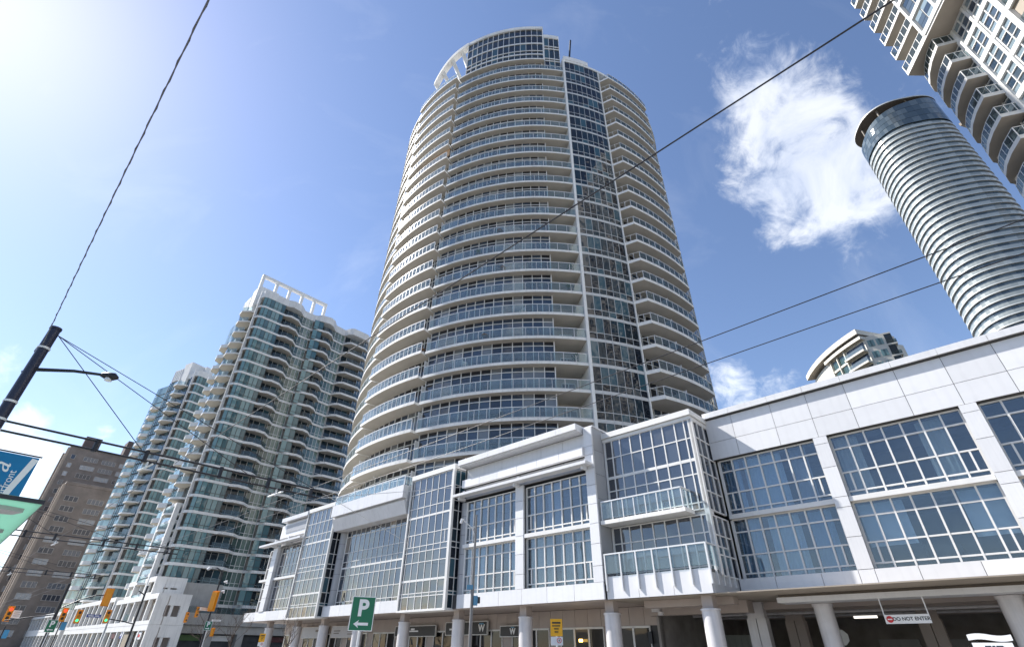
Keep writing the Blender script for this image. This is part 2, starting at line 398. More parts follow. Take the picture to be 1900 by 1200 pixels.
# ================================================================== PODIUM BUILDING (street front, units: metres)
S0, Q0 = -25.0, 29.0
pod = thing('podium_building', 'low white panelled podium with projecting glass bays and round columns below the round tower', 'building', W(S0, Q0), RZ)
def PMB(): return MB(S0, Q0, 0)
ZF0, ZF1, ZS0, ZS1, ZH = 4.08, 4.93, 7.82, 8.10, 11.08
npane = [0]
def ppanel(s0, s1, q, z0, z1, m='white_panel', t=.05, gap=.022, name='panel'):
    """one cladding panel in the plane q (front face at q-t)"""
    put(name, unit_box(m), pod, ((s0 + s1) / 2 - S0, q - t / 2 - Q0, (z0 + z1) / 2), 0, (s1 - s0 - gap, t, z1 - z0 - gap))
def spanel(s, q0, q1, z0, z1, m='grey_panel', t=.05, gap=.022, name='panel'):
    """one cladding panel on a side (front face at s+t)"""
    put(name, unit_box(m), pod, (s + t / 2 - S0, (q0 + q1) / 2 - Q0, (z0 + z1) / 2), 0, (t, q1 - q0 - gap, z1 - z0 - gap))

def window(ss, zz, q, glass='g_bay', fw=.075, thick=(), fd=.12, skip=(), single=True, lead='window_frame', split=(), fm=None):
    """window wall: ss column lines, zz row lines; frame = part, panes = sub-parts"""
    f = PMB()
    for s in ss:
        w = fw * (1.9 if s in (ss[0], ss[-1]) else 1.0)
        f.box(s - w / 2, s + w / 2, q - fd, q + .04, zz[0], zz[-1])
    for z in zz:
        w = fw * (2.4 if z in thick else .9)
        f.box(ss[0] + .03, ss[-1] - .03, q - fd * .85, q + .03, z - w / 2, z + w / 2)
    for (ci, ri) in split:      # small opening light: extra upright in the middle of a pane
        m = (ss[ci] + ss[ci + 1]) / 2
        f.box(m - fw * .5, m + fw * .5, q - fd * .8, q + .03, zz[ri], zz[ri + 1])
    fo = f.build(lead, fm or white_frame, pod)
    st = PMB()
    for i in range(len(ss) - 1):
        for j in range(len(zz) - 1):
            if (i, j) in skip: continue
            s0, s1, z0, z1 = ss[i], ss[i + 1], zz[j], zz[j + 1]
            if z1 - z0 < .12: continue
            if single and npane[0] < 330:
                npane[0] += 1
                put('pane', unit(glass), fo, ((s0 + s1) / 2 - S0, q - Q0, (z0 + z1) / 2), 0, (s1 - s0, 1, z1 - z0))
            else:
                st.box(s0, s1, q - .012, q + .012, z0, z1)
    if st.v:
        st.build('window_panes', MAT[glass + '_i'] if glass + '_i' in MAT else MAT[glass], fo, kind='stuff')
    return fo
def lin(a, b, n): return [a + (b - a) * i / n for i in range(n + 1)]

def room(s0, s1, q, z0, z1, deep=4.5, seed=1, drape=.5, blinds=()):
    """a real room behind clear panes: floor, ceiling, back wall, curtains"""
    r = random.Random(seed); b = PMB()
    b.box(s0, s1, q + deep, q + deep + .1, z0, z1, 0)
    b.box(s0, s1, q + .25, q + deep, z0 - .06, z0, 1); b.box(s0, s1, q + .25, q + deep, z1, z1 + .06, 1)
    b.box(s0 - .05, s0, q + .1, q + deep, z0, z1, 0); b.box(s1, s1 + .05, q + .1, q + deep, z0, z1, 0)
    for k in range(3):
        x = r.uniform(s0 + .4, s1 - 1.2); b.box(x, x + r.uniform(.5, 1.2), q + 1.5, q + 2.2, z0, z0 + r.uniform(.7, 1.3), 0)
    b.build('room', [room_dark, room_mid], pod)
    dm = r.choice(drapes); flat = r.random() < .3
    x = s0 + .1
    while x < s1 - .3:
        w = r.uniform(.7, 2.1)
        if r.random() < drape:
            c = PMB(); n = int(w / .045); top = z1 - .02; low = z0 + .02 if not flat else z0 + r.choice((.02, .9, 1.5))
            ring = []
            x1 = min(x + w, s1 - .05)
            for i in range(n + 1):
                xx = x + (x1 - x) * i / n; yy = q + .3 + (.045 * math.sin(i * 1.15 + r.random() * .5) if not flat else 0)
                ring.append((c.vert(xx, yy, low), c.vert(xx, yy, top)))
            for i in range(n): c.face([ring[i][0], ring[i + 1][0], ring[i + 1][1], ring[i][1]])
            c.build('curtain', dm if r.random() < .75 else r.choice(drapes), pod, smooth=60)
        x += w + r.uniform(.1, .9)

# ---- solid core and roof of the podium, dark backing behind the panel joints
c = PMB()
c.box(-61.4, 20, 33.4, 62, ZF0 + .25, 13.2, 0)
c.box(-11.0, 20, 28.86, 33.5, ZH + .06, 13.58, 1); c.box(-11.0, 20, 28.86, 29.3, ZF0 + .02, ZF1 - .01, 1)
c.box(-29.4, -17.16, 25.72, 33.5, ZH + .2, 13.66, 1); c.box(-29.4, -17.16, 25.56, 26.0, ZF0 + .02, ZF1 - .01, 1)
c.box(-17.2, -11.2, 26.9, 33.5, 12.9, 13.3, 1)
c.box(-60.6, -53.3, 25.8, 33.5, ZH + .1, 13.6, 1); c.box(-61.6, -29.4, 25.56, 26.0, ZF0 + .02, ZF1 - .01, 1)
c.box(-17.34, -17.16, 25.6, 33.5, ZF1, 13.7, 1)                      # backing of the return wall
c.build('core_wall', [concrete, joint_dark], pod)

# ---- right wing: plane q = 28.8
QR = 28.8
cols = [-12.6, -9.49, -7.2, -5.3, -3.43, -1.14, .76, 2.65, 4.9, 7.2, 9.5, 11.8, 14.1, 16.4]
edges = [-11.0] + [x for x in cols if x > -10.5]
edges = [-11.0, -9.4, -7.15, -5.27, -3.4, -1.12, .78, 2.66, 4.9, 7.1, 9.4, 11.6, 13.9, 16.2]
for a, b_ in zip(edges, edges[1:]):
    ppanel(a, b_, QR, 12.16, 13.56); ppanel(a, b_, QR, ZH + .06, 12.16)
cap = PMB(); 
for a, b_ in zip(edges, edges[1:]): cap.box(a + .006, b_ - .006, QR - .28, QR + .5, 13.62, 13.95)
cap.box(-11, 16, QR - .2, QR + .4, 13.58, 13.64, 1)
cap.build('parapet_cap', [white_panel, joint_dark], pod)
pl = [(-5.58, -4.92), (.52, 1.17), (6.64, 7.3), (12.7, 13.4)]
for a, b_ in pl:                                                       # pilasters, panel by panel
    for z0, z1 in ((ZF1, 6.3), (6.3, 7.62), (7.62, 8.1), (8.1, 9.55), (9.55, 10.75), (10.75, ZH + .05)):
        ppanel(a, b_, QR + .05, z0, z1, t=.14)
    p = PMB(); p.box(a + .03, b_ - .03, QR + .05, QR + .8, ZF1, ZH + .06); p.build('pilaster_core', joint_dark, pod)
fe = [-11.0, -9.2, -7.1, -5.56, -4.92, -3.3, -1.2, .52, 1.17, 3.0, 5.0, 6.64, 7.3, 9.5, 12, 14.5]
for a, b_ in zip(fe, fe[1:]): ppanel(a, b_, QR, ZF0, ZF1, t=.09)
bays = [(-10.8, -5.58), (-4.92, .52), (1.17, 6.64), (7.3, 12.7)]
sd = 3
for a, b_ in bays:
    ss = lin(a, b_, 7)
    for z0, z1 in ((ZF1, ZS0), (ZS1, ZH)):
        h = z1 - z0
        zz = [z0, z0 + .24, z0 + .24 + (h - .24) * .33, z1 - .64, z1]
        window(ss, zz, QR + .32, 'g_win', split=((0, 1), (6, 1)), fd=.09)
        sd += 1; room(a, b_, QR + .34, z0 + .05, z1 - .05, 4.2, sd, .8 if z0 < 6 else .6)
    b = PMB(); b.box(a, b_, QR - .02, QR + .45, ZS0 + .03, ZS1 - .03); b.build('sill', white_frame, pod)
cn = PMB(); cn.box(-9.1, 16, QR - .95, QR + .3, 3.72, 3.94); cn.box(-9.05, 16, QR - .7, QR + .25, 3.945, 4.06, 1)
cn.build('canopy_slab', [white_panel, soffit_brown], pod)

# ---- glass bay with two balconies: plane q = 26.7
QB = 26.7
sB = [-17.0, -16.45, -15.85, -15.1, -14.35, -13.6, -12.85, -12.05, -11.45, -11.05]
window(sB, [ZS1, 8.45, 9.95, 10.75, 12.0, 13.1], QB, 'g_bay', fw=.07, fd=.06, thick=(10.75,), single=True)
window(sB, [ZF1, 5.4, 6.95, ZS0], QB, 'g_bay', fw=.07, fd=.06)
for z0, z1, n in ((ZS1, 13.1, 5), (ZF1, ZS0, 3)):                         # side of the bay
    f = PMB()
    for q in lin(QB, QR + .2, 3): f.box(-11.12, -10.98, q - .035, q + .035, z0, z1)
    for z in lin(z0, z1, n): f.box(-11.13, -11.0, QB, QR + .2, z - .035, z + .035)
    fo = f.build('window_frame', white_frame, pod)
    for q0, q1 in zip(lin(QB, QR + .2, 3), lin(QB, QR + .2, 3)[1:]):
        for a, b_ in zip(lin(z0, z1, n), lin(z0, z1, n)[1:]):
            put('pane', unit('g_bay'), fo, (-11.06 - S0, (q0 + q1) / 2 - Q0, (a + b_) / 2), math.pi / 2, (q1 - q0, 1, b_ - a))
b = PMB(); b.box(-17.1, -10.9, QB - .22, QR + .3, 13.32, 13.66); b.box(-17.1, -10.98, QB - .1, QR + .3, 13.1, 13.3)
b.box(-11.2, -10.93, QB - .06, QB + .16, ZF1, 13.15)
b.box(-17.1, -11.0, QB + .1, QB + .6, ZS0 + .02, ZS1 - .02)
b.build('bay_trim', white_frame, pod)

def rail_run(pts, z0, z1, n, parent, glass='g_rail', post=.05, name='railing', below=0.0, top=.06):
    """straight glass railing through pts [(s,q)...]; n panels on each leg; returns the frame part with pane sub-parts"""
    f = PMB(); panes = []
    for (a, b_), k in zip(zip(pts, pts[1:]), n):
        a, b_ = Vector(a), Vector(b_); d = b_ - a; ln = d.length; d.normalize(); nn = Vector((-d.y, d.x))
        for i in range(k + 1):
            p = a + d * ln * i / k
            f.hexa([(*(p + d * sx * post / 2 + nn * sy * post * .7), z) for z in (z0 - below, z1) for sx, sy in ((-1, -1), (1, -1), (1, 1), (-1, 1))])
        for zz in ((z1 - top, z1 + .01),):
            f.hexa([(*(p + nn * sy * .05), z) for z in zz for p, sy in ((a, -1), (b_, -1), (b_, 1), (a, 1))])
        for i in range(k):
            p = a + d * ln * (i + .5) / k; panes.append((p, math.atan2(d.y, d.x), ln / k - .08))
    fo = f.build(name, rail_metal, parent)
    for p, r, w in panes:
        put('pane', unit(glass), fo, (p.x - S0, p.y - Q0, (z0 + .08 + z1 - .08) / 2), r, (w, 1, z1 - z0 - .16))
    return fo
b = PMB(); b.box(-17.05, -11.75, 25.55, QB, 7.88, 8.09, 0); b.build('balcony_slab', [slab_white], pod)
rail_run([(-16.95, 25.62), (-11.85, 25.62), (-11.85, QB)], 8.1, 9.16, (7, 2), pod)
b = PMB(); b.box(-17.05, -11.1, 25.62, QB, ZF0 + .01, 5.16, 0); b.build('balcony_box', [joint_dark], pod)
for a, b_ in zip(lin(-17.05, -11.1, 3), lin(-17.05, -11.1, 3)[1:]): ppanel(a, b_, 25.62, ZF0, 5.18)
for a, b_ in zip(lin(25.6, QR, 2), lin(25.6, QR, 2)[1:]): spanel(-11.1, a, b_, ZF0, 5.0)
rail_run([(-16.95, 25.5), (-11.02, 25.5), (-11.02, 28.2)], 5.22, 6.3, (6, 4), pod, post=.075, below=.75)

# ---- block with two window bays: plane q = 25.5
Q1 = 25.5
for a, b_ in ((-23.76, -23.02), (-17.76, -17.1)):
    for z0, z1 in ((ZF1, 5.75), (5.75, 6.9), (6.9, 8.0), (8.0, 9.1), (9.1, 10.2), (10.2, 11.25)) + (((11.25, 12.1), (12.1, 12.66), (12.66, 13.9)) if a > -20 else ()):
        ppanel(a, b_, Q1 + .05, z0, z1, t=.14)
    p = PMB(); p.box(a + .03, b_ - .03, Q1 + .05, Q1 + .6, ZF1, 13.7 if a > -20 else 11.3); p.build('pilaster_core', joint_dark, pod)
for a, b_ in zip(lin(25.55, 33, 5), lin(25.55, 33, 5)[1:]):              # return wall facing along the street
    for z0, z1 in zip(lin(ZF1, 13.9, 6), lin(ZF1, 13.9, 6)[1:]): spanel(-17.16, a, b_, z0, z1, 'grey_panel')
for a, b_ in ((-29.0, -23.76), (-23.02, -17.76)):
    ss = lin(a, b_, 7)
    for z0, z1 in ((ZF1, ZS0), (ZS1, ZH)):
        h = z1 - z0
        window(ss, [z0, z0 + .24, z0 + .24 + (h - .24) * .33, z1 - .62, z1], Q1 + .3, 'g_win', split=((0, 1), (6, 1)), fd=.09)
        sd += 1; room(a, b_, Q1 + .32, z0 + .05, z1 - .05, 4.0, sd, .6 if z0 < 6 else .35)
    b = PMB(); b.box(a, b_, Q1 - .06, Q1 + .45, ZS0 + .03, ZS1 - .02); b.build('sill', white_frame, pod)
for a, b_ in zip(lin(-29.2, -17.1, 6), lin(-29.2, -17.1, 6)[1:]):
    ppanel(a, b_, Q1, ZF0, ZF1, t=.12)
for a, b_ in zip(lin(-29.2, -17.76, 6), lin(-29.2, -17.76, 6)[1:]):
    ppanel(a, b_, Q1 + .24, 12.66, 13.62, 'grey_panel' if False else 'white_panel'); ppanel(a, b_, Q1, 12.08, 12.66, t=.3); ppanel(a, b_, Q1 + .2, 11.3, 12.08, 'grey_panel')
b = PMB()
for a, b_ in zip(lin(-29.3, -17.85, 7), lin(-29.3, -17.85, 7)[1:]): b.box(a + .006, b_ - .006, Q1 - .75, Q1 + .5, 13.72, 14.12)
b.box(-29.3, -17.85, Q1 - .6, Q1 + .5, 13.64, 13.74); b.box(-17.82, -17.05, Q1 - .02, 33, 13.9, 14.0)
b.build('parapet_cap', white_panel, pod)
b = PMB(); b.box(-29.6, -17.25, Q1 - .78, Q1 - .12, 11.38, 11.56)
for s in (-29.2, -23.5, -17.7): b.box(s - .09, s + .09, Q1 - .55, Q1 + .1, 11.16, 11.38); b.box(s - .09, s + .09, Q1 - .12, Q1 + .02, 11.56, 11.9)
b.build('sunshade', white_panel, pod)

# ---- tall glass bays standing proud of the front
def glass_bay(sa, sb, q, rows, ncol):
    ss = [sa] + lin(sa + .28, sb - .28, ncol) + [sb]
    window(ss, rows, q, 'g_bay', fw=.058, fd=.05, thick=(rows[3], rows[8]), single=npane[0] < 250, split=((1, 6), (ncol, 6), (1, 2)))
    f = PMB(); qs = [q, q + .55, q + 1.1]
    for z in rows: f.box(sb - .02, sb + .03, q, q + 1.1, z - .03, z + .03)
    for qq in qs: f.box(sb - .03, sb + .04, qq - .03, qq + .03, rows[0], rows[-1])
    fo = f.build('window_frame', white_frame, pod)
    st = PMB()
    for z0, z1 in zip(rows, rows[1:]):
        for a, b_ in zip(qs, qs[1:]): st.box(sb - .012, sb + .012, a, b_, z0, z1)
    st.build('window_panes', MAT['g_strip_i'], fo, kind='stuff')
    t = PMB(); t.box(sa - .02, sb + .1, q - .14, q + 1.2, rows[-1] + .05, rows[-1] + .42)
    t.box(sb - .1, sb + .07, q - .16, q + .05, rows[0], rows[-1] + .05); t.box(sa - .07, sa + .06, q - .14, q + .05, rows[0], rows[-1] + .05)
    t.box(sa - .05, sb + .08, q - .15, q + 1.1, rows[0] - .12, rows[0])
    t.box(sa + .02, sb - .14, q + .08, q + 1.0, rows[0], rows[-1], 1)
    t.build('bay_trim', [white_frame, joint_dark], pod)
rowsA = [4.13, 4.98, 5.19, 6.03, 7.26, 8.02, 8.39, 9.27, 10.57, 11.17, 11.52, 12.45, 13.64]
rowsA = [4.13, 4.98, 5.19, 6.03, 7.26, 8.0, 8.39, 9.27, 10.57, 11.3, 12.45, 13.64]
glass_bay(-35.3, -29.85, 25.0, rowsA, 6)
glass_bay(-53.3, -47.6, 25.0, rowsA, 6)
for s in (-29.35, -47.0):                                                 # rounded grey piers beside the bays
    b = PMB(); b.cyl(s, 26.1, ZF1, 11.1, .48, 24); b.build('round_pier', grey_panel, pod, smooth=40)
    for z in (6.2, 7.5, 8.8, 10.1):
        b = PMB(); b.cyl(s, 26.1, z - .012, z + .012, .484, 24); b.build('pier_joint', joint_dark, pod)

# ---- recessed middle part under a deep white soffit box
ssr = lin(-46.4, -35.35, 14)
window(ssr, [4.95, 5.22, 6.13, 7.29, 7.95, 8.45, 9.23, 10.63, 11.2], 26.0, 'g_bay', fw=.055, fd=.05, thick=(7.95,), single=False)
for a, b_ in zip(lin(-47.5, -35.4, 4), lin(-47.5, -35.4, 4)[1:]): ppanel(a, b_, Q1, ZF0, ZF1, t=.1)
b = PMB(); b.box(-46.6, -35.4, 26.05, 26.5, ZF1, 11.2); b.build('core_wall', joint_dark, pod)
prof = [(24.95, 11.15), (24.55, 12.18), (24.75, 12.18), (24.75, 12.36), (24.35, 12.36), (24.35, 13.4), (27.0, 13.4), (27.0, 11.15)]
b = PMB()
cuts = lin(-47.35, -35.7, 5)
for a, b_ in zip(cuts, cuts[1:]):
    b.vpoly([(a + .008, q, z) for q, z in prof], (b_ - a - .016, 0, 0))
b.build('soffit_box', white_panel, pod)
rail_run([(-47.2, 24.5), (-35.85, 24.5), (-35.85, 26.8)], 13.42, 14.25, (10, 2), pod)

# ---- left end with rounded corner
def rounded(s0, s1, q0, q1, r, n=8):
    pts = [(s1, q0), (s1, q1), (s0, q1)]
    for i in range(n + 1):
        a = math.pi + (math.pi / 2) * i / n
        pts.append((s0 + r + r * math.cos(a), q0 + r + r * math.sin(a)))
    return pts
b = PMB(); b.prism(rounded(-61.6, -53.35, 25.1, 33, 2.6), 11.9, 13.25); b.prism(rounded(-61.2, -53.3, 25.35, 33, 2.4), 11.2, 11.9, 1)
b.prism(rounded(-61.3, -53.3, 25.3, 33, 2.5), 13.25, 13.5); b.box(-59.3, -53.35, 24.75, 26.5, 13.55, 13.95)
b.build('parapet_cap', [white_panel, grey_panel], pod, smooth=30)
put('panel', unit_box('grey_panel'), pod, (-56.0 - S0, 25.08 - Q0, 12.75), 0, (4.6, .06, .8))
b = PMB(); b.box(-63.2, -53.4, 24.5, 25.2, 11.3, 11.5)
for s in (-60.4, -57.2): b.box(s - .08, s + .08, 24.8, 25.6, 11.1, 11.3); b.box(s - .08, s + .08, 25.0, 25.2, 11.5, 11.95)
b.build('sunshade', white_panel, pod)
for s in (-60.3,):
    for z0, z1 in zip(lin(ZF1, 11.1, 5), lin(ZF1, 11.1, 5)[1:]): ppanel(s - .6, s + .5, 25.6, z0, z1, t=.3)
    spanel(s + .5, 25.6, 26.4, ZF1, 11.1, 'grey_panel')
for z0, z1 in ((ZF1, ZS0), (ZS1, 11.1)):
    window(lin(-59.7, -53.4, 8), [z0, z0 + .24, z0 + 1.1, z1 - .62, z1], 25.85, 'g_bay', fw=.055, fd=.05, single=False)
    window(lin(-63.1, -61.0, 3), [z0, z0 + 1.1, z1 - .6, z1], 26.1, 'g_bay', single=False)
b = PMB(); b.box(-63.2, -53.4, 25.5, 26.3, ZS0 + .03, ZS1 - .03); b.build('sill', white_frame, pod)
b = PMB(); b.box(-63.0, -53.4, 26.0, 33.4, ZF1, 11.15); b.build('core_wall', joint_dark, pod)
for a, b_ in zip(lin(-64.4, -53.3, 4), lin(-64.4, -53.3, 4)[1:]): ppanel(a, b_, Q1, ZF0, ZF1, t=.14)
b = PMB(); b.box(-64.4, -53.3, Q1, 33.4, ZF0 + .02, ZF1 - .02); b.build('core_wall', concrete, pod)

# ---- ground floor: soffit, columns, shop fronts, driveway
b = PMB(); b.box(-64, -17.2, 25.6, 31, ZF0 - .03, ZF0 + .02, 0); b.box(-17.2, 20, 25.8, 45, ZF0 - .02, ZF0 + .03, 1)
b.box(-15.8, -10.9, 27.2, 27.8, 3.72, ZF0 - .03, 0); b.box(-17.0, -11.2, 29.6, 30.4, 3.5, ZF0 - .03, 0)
b.build('soffit', [beige_panel, soffit_brown], pod)
for s in (-59.5, -53.4, -48.3, -42.6, -36.2, -29.95, -23.7, -17.35, -11.75):
    b = PMB(); b.cyl(s, 26.35, 0, 3.42, .43, 28); b.cyl(s, 26.35, 3.42, 3.5, .47, 28); b.build('column', column_paint, pod, smooth=40)
    b = PMB(); b.box(s - .27, s + .27, 26.1, 26.6, 3.5, ZF0); b.build('column_neck', beige_panel, pod)
for s in (-7.6, -.9, 5.4):
    b = PMB(); b.cyl(s, 29.3, 0, 3.6, .4, 28); b.cyl(s, 29.3, 3.6, 3.7, .45, 28); b.build('column', column_paint, pod, smooth=40)
for s, q, m in ((-11.5, 31.2, 'column_paint'), (-10.6, 34.4, 'beige_panel'), (-4.6, 36.0, 'beige_panel'), (1.5, 37, 'beige_panel')):
    b = PMB(); b.box(s - .5, s - .02, q, q + .5, 0, 3.3); b.box(s + .02, s + .5, q, q + .5, 0, 3.3); b.box(s - .45, s + .45, q + .05, q + .48, 3.3, ZF0)
    b.build('square_column', [MAT[m]], pod)
b = PMB(); b.box(-16.6, 20, 44.6, 45, 0, ZF0); b.box(-16.75, -16.6, 30, 45, 0, ZF0); b.build('driveway_wall', room_mid, pod)
for q in (31.5, 34.5, 37.5, 40.5):                                      # ceiling beams and strip lights in the driveway
    b = PMB(); b.box(-16.4, 18, q, q + .35, 3.7, ZF0 - .03); b.build('ceiling_beam', beige_panel, pod)
for s in (-8.6,):
    b = PMB(); b.box(s, s + 1.2, 39.0, 39.15, 3.55, 3.68); b.build('strip_light', mat('strip_light', (.8, .8, .78), .5, emit=(1, .95, .85, .8)), pod)
for s in (-8.8, -5.9, -2.9, .2, 3.4):
    b = PMB(); b.box(s, s + 2.2, 44.4, 44.6, .2, 2.6); b.build('driveway_door', MAT['grey_panel'], pod)
b = PMB()
for q in (33.2, 36.2): b.tube([(-16, q, 3.6), (17, q, 3.6)], .07, 8)
b.build('ceiling_pipe', column_paint, pod)
b = PMB(); b.box(-15.6, -12.6, 36.0, 36.2, 0, 2.7)
for i in range(8): b.box(-15.6 + i * .38, -15.57 + i * .38, 35.97, 36, 0, 2.7)
b.build('garage_door', mat('garage_door', (.26, .28, .26), .6), pod)
shop_q = 30.2
se = lin(-64, -16.6, 46)
for a, b_ in zip(se, se[1:]): ppanel(a, b_, shop_q, 3.05, ZF0 - .04, 'beige_panel')
b = PMB(); b.box(-64, -16.6, shop_q + .02, shop_q + .3, 0, ZF0); b.build('core_wall', joint_dark, pod)
x = -63.6; i = 0
while x < -17.5:
    w = (1.15, 1.15, 1.15, .95)[i % 4]
    if i % 4 == 3:
        ppanel(x, x + w, shop_q, 0, 1.5, 'grey_panel'); ppanel(x, x + w, shop_q, 1.5, 3.05, 'beige_panel')
    else:
        f = PMB(); f.box(x, x + .06, shop_q - .1, shop_q, 0, 3.0); f.box(x + w - .06, x + w, shop_q - .1, shop_q, 0, 3.0)
        f.box(x, x + w, shop_q - .1, shop_q, 2.94, 3.05); f.box(x, x + w, shop_q - .1, shop_q, 0, .12)
        fo = f.build('shop_window', white_frame, pod)
        put('pane', unit('g_shop'), fo, (x + w / 2 - S0, shop_q - .04 - Q0, 1.53), 0, (w - .1, 1, 2.85))
    x += w; i += 1
for (s, z) in ((-17.3, 2.6), (-31.9, 2.55), (-27.2, 2.5)):
    b = PMB(); b.box(s - .12, s + .12, shop_q - .2, shop_q - .05, z - .45, z + .15); b.build('wall_light', dark_metal, pod)
b = PMB(); b.box(-16.2, -15.7, 28.6, 28.9, 3.62, 3.8); b.cyl(-15.7, 28.7, 3.45, 3.62, .16, 14); b.build('ceiling_light', column_paint, pod)
b = PMB(); b.cyl(-22.2, 29.9, 2.25, 2.4, .12, 12); b.build('shop_lamp', MAT['store_lamp'], pod)

# ---- shop signs on the podium (boards carried on the shop front)
def shop_sign(label, s0, s1, z0, z1, m, marks):
    t = thing('shop_sign', label, 'sign', W((s0 + s1) / 2, shop_q - .35, z0), RZ)
    b = MB(); w = s1 - s0; h = z1 - z0
    b.box(-w / 2, w / 2, 0, .12, 0, h); b.build('board', m, t)
    f = MB()
    f.box(-w / 2 - .04, w / 2 + .04, -.03, .1, -.05, 0); f.box(-w / 2 - .04, w / 2 + .04, -.03, .1, h, h + .05)
    f.box(-w / 2 - .05, -w / 2, -.03, .1, 0, h); f.box(w / 2, w / 2 + .05, -.03, .1, 0, h); f.build('frame', white_frame, t)
    for kind, x, z, sz, mm in marks:
        if kind == 'bar':
            k = MB(); k.box(x, x + sz[0], -.02, 0, z, z + sz[1]); k.build('lettering', mm, t)
        else:
            put('lettering', text_mesh(kind, sz, .006, mm, .02), t, (x, -.012, z), 0, rot=(math.pi / 2, 0, 0))
    return t
cap_blue = soft_blue
shop_sign('long black shop sign with white W and blue cap between round columns', -35.4, -30.7, 2.75, 3.55, black_sign,
          [('W', 1.75, .38, .62, sign_white), ('bar', 1.5, .62, (.46, .1), cap_blue), ('bar', -1.9, .3, (.35, .12), sign_white), ('bar', -1.4, .28, (.5, .16), MAT['room_mid'])])
shop_sign('small black shop sign with white W beside the tall street lamp', -29.3, -27.3, 2.6, 3.2, black_sign, [('W', .2, .28, .5, sign_white), ('bar', .04, .5, (.32, .07), cap_blue)])
shop_sign('black shop sign with small white mark behind the big parking sign', -42.2, -36.7, 2.7, 3.4, black_sign, [('bar', -.9, .3, (1.4, .1), sign_white), ('bar', -.5, .42, (.5, .14), sign_white)])
shop_sign('pale grey shop sign with two rows of small dark lettering near bare tree', -53.0, -48.6, 2.7, 3.6, mat('pale_sign', (.55, .56, .6), .5),
          [('bar', -1.8, .5, (1.2, .08), MAT['room_mid']), ('bar', -1.8, .3, (1.0, .08), MAT['room_mid']), ('bar', .7, .45, (1.3, .2), MAT['room_mid']), ('bar', .8, .22, (1.0, .08), MAT['room_mid'])])
shop_sign('pale grey shop sign at the rounded end of the podium', -59.2, -54.0, 2.7, 3.6, mat('pale_sign2', (.50, .52, .56), .5),
          [('bar', .3, .5, (.7, .2), MAT['room_mid']), ('bar', 1.2, .3, (.9, .14), MAT['sign_blue'])])

# ================================================================== ROUND TOWER
TC = Vector((3.48, 67.7)); TR = 25.06; TZ0, TFH = 19.51, 2.979
tw = thing('condo_tower', 'tall round condominium tower ringed by curved white balconies, with a glass strip', 'tower', (TC.x, TC.y, 13.2))
BZ = 13.2
def zk(k): return TZ0 + TFH * k - BZ
def pol(r, a): a = R_(a); return (r * math.sin(a), -r * math.cos(a))
NPANE = [0]; NRAIL = [0]
SPANE, SRAIL, SRAILE, SSTRIP = MB(), MB(), MB(), MB()

def arc_mesh(name, r0, r1, a0, a1, z0, z1, n, mats, mbot=None):
    b = MB(); b.arc(r0, r1, a0, a1, z0, z1, n, 0, mbot); return b.mesh(name, mats, 30)
# shared meshes
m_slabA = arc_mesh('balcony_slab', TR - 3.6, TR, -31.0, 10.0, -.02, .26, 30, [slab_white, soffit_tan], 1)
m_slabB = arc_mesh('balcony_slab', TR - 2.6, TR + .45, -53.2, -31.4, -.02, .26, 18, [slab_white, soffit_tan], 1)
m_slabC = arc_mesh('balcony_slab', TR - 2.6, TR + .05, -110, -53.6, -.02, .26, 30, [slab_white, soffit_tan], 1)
b = MB(); pE = [pol(TR - 2.5, 24.2), pol(TR + .1, 24.2)] + [pol(TR + 1.35, a) for a in (26.2, 29, 32, 35, 38, 41, 44, 46.4)] + [pol(TR - .2, 48.3), pol(TR - 2.5, 48.3)]
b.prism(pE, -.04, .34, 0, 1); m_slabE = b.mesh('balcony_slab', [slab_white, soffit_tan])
m_spanD = arc_mesh('spandrel', TR - .25, TR + .06, 10.5, 24.0, -.04, .32, 10, [strip_frame])
m_spanF = arc_mesh('spandrel', TR - .45, TR - .14, 48.3, 125, -.04, .32, 36, [strip_frame])

def frame_mesh(angs, r, h, th=.07, z0=.26, depth=.1, rails=(), fm=None):
    b = MB()
    for a in angs:
        b.hexa([(*pol(rr, a + s), z) for z in (z0, h) for rr, s in ((r - .03, -th), (r + depth, -th), (r + depth, th), (r - .03, th))])
    for z in rails:
        b.arc(r - .03, r + depth * .8, angs[0], angs[-1], z - .035, z + .035, max(4, len(angs) * 2))
    return b.mesh('window_frame', [fm or tower_frame])
WA = [-31 + 2.55 * i for i in range(14)]            # window wall, recessed behind balcony A: to about 2 deg
WB = [-52.6 + 2.6 * i for i in range(9)]
WC = [-106 + 2.6 * i for i in range(21)]
WD = [10.5 + 1.93 * i for i in range(8)]
WE = [25 + 2.55 * i for i in range(10)]
WF = [48.3 + 2.3 * i for i in range(33)]
RW_ = TR - .78; RWB = TR - 1.3
m_frA = frame_mesh(WA, RW_, TFH, .085, rails=(2.45,)); m_frB = frame_mesh(WB, RWB, TFH, .085, rails=(2.45,)); m_frC = frame_mesh(WC, RWB, TFH, .085)
m_frE = frame_mesh(WE, TR - 1.2, TFH, .08, rails=(2.3,))
m_frD = frame_mesh(WD, TR, TFH, .05, -.04, .07, rails=(1.05,), fm=strip_frame); m_frF = frame_mesh(WF, TR - .2, TFH, .05, -.04, .07, rails=(1.05,), fm=strip_frame)
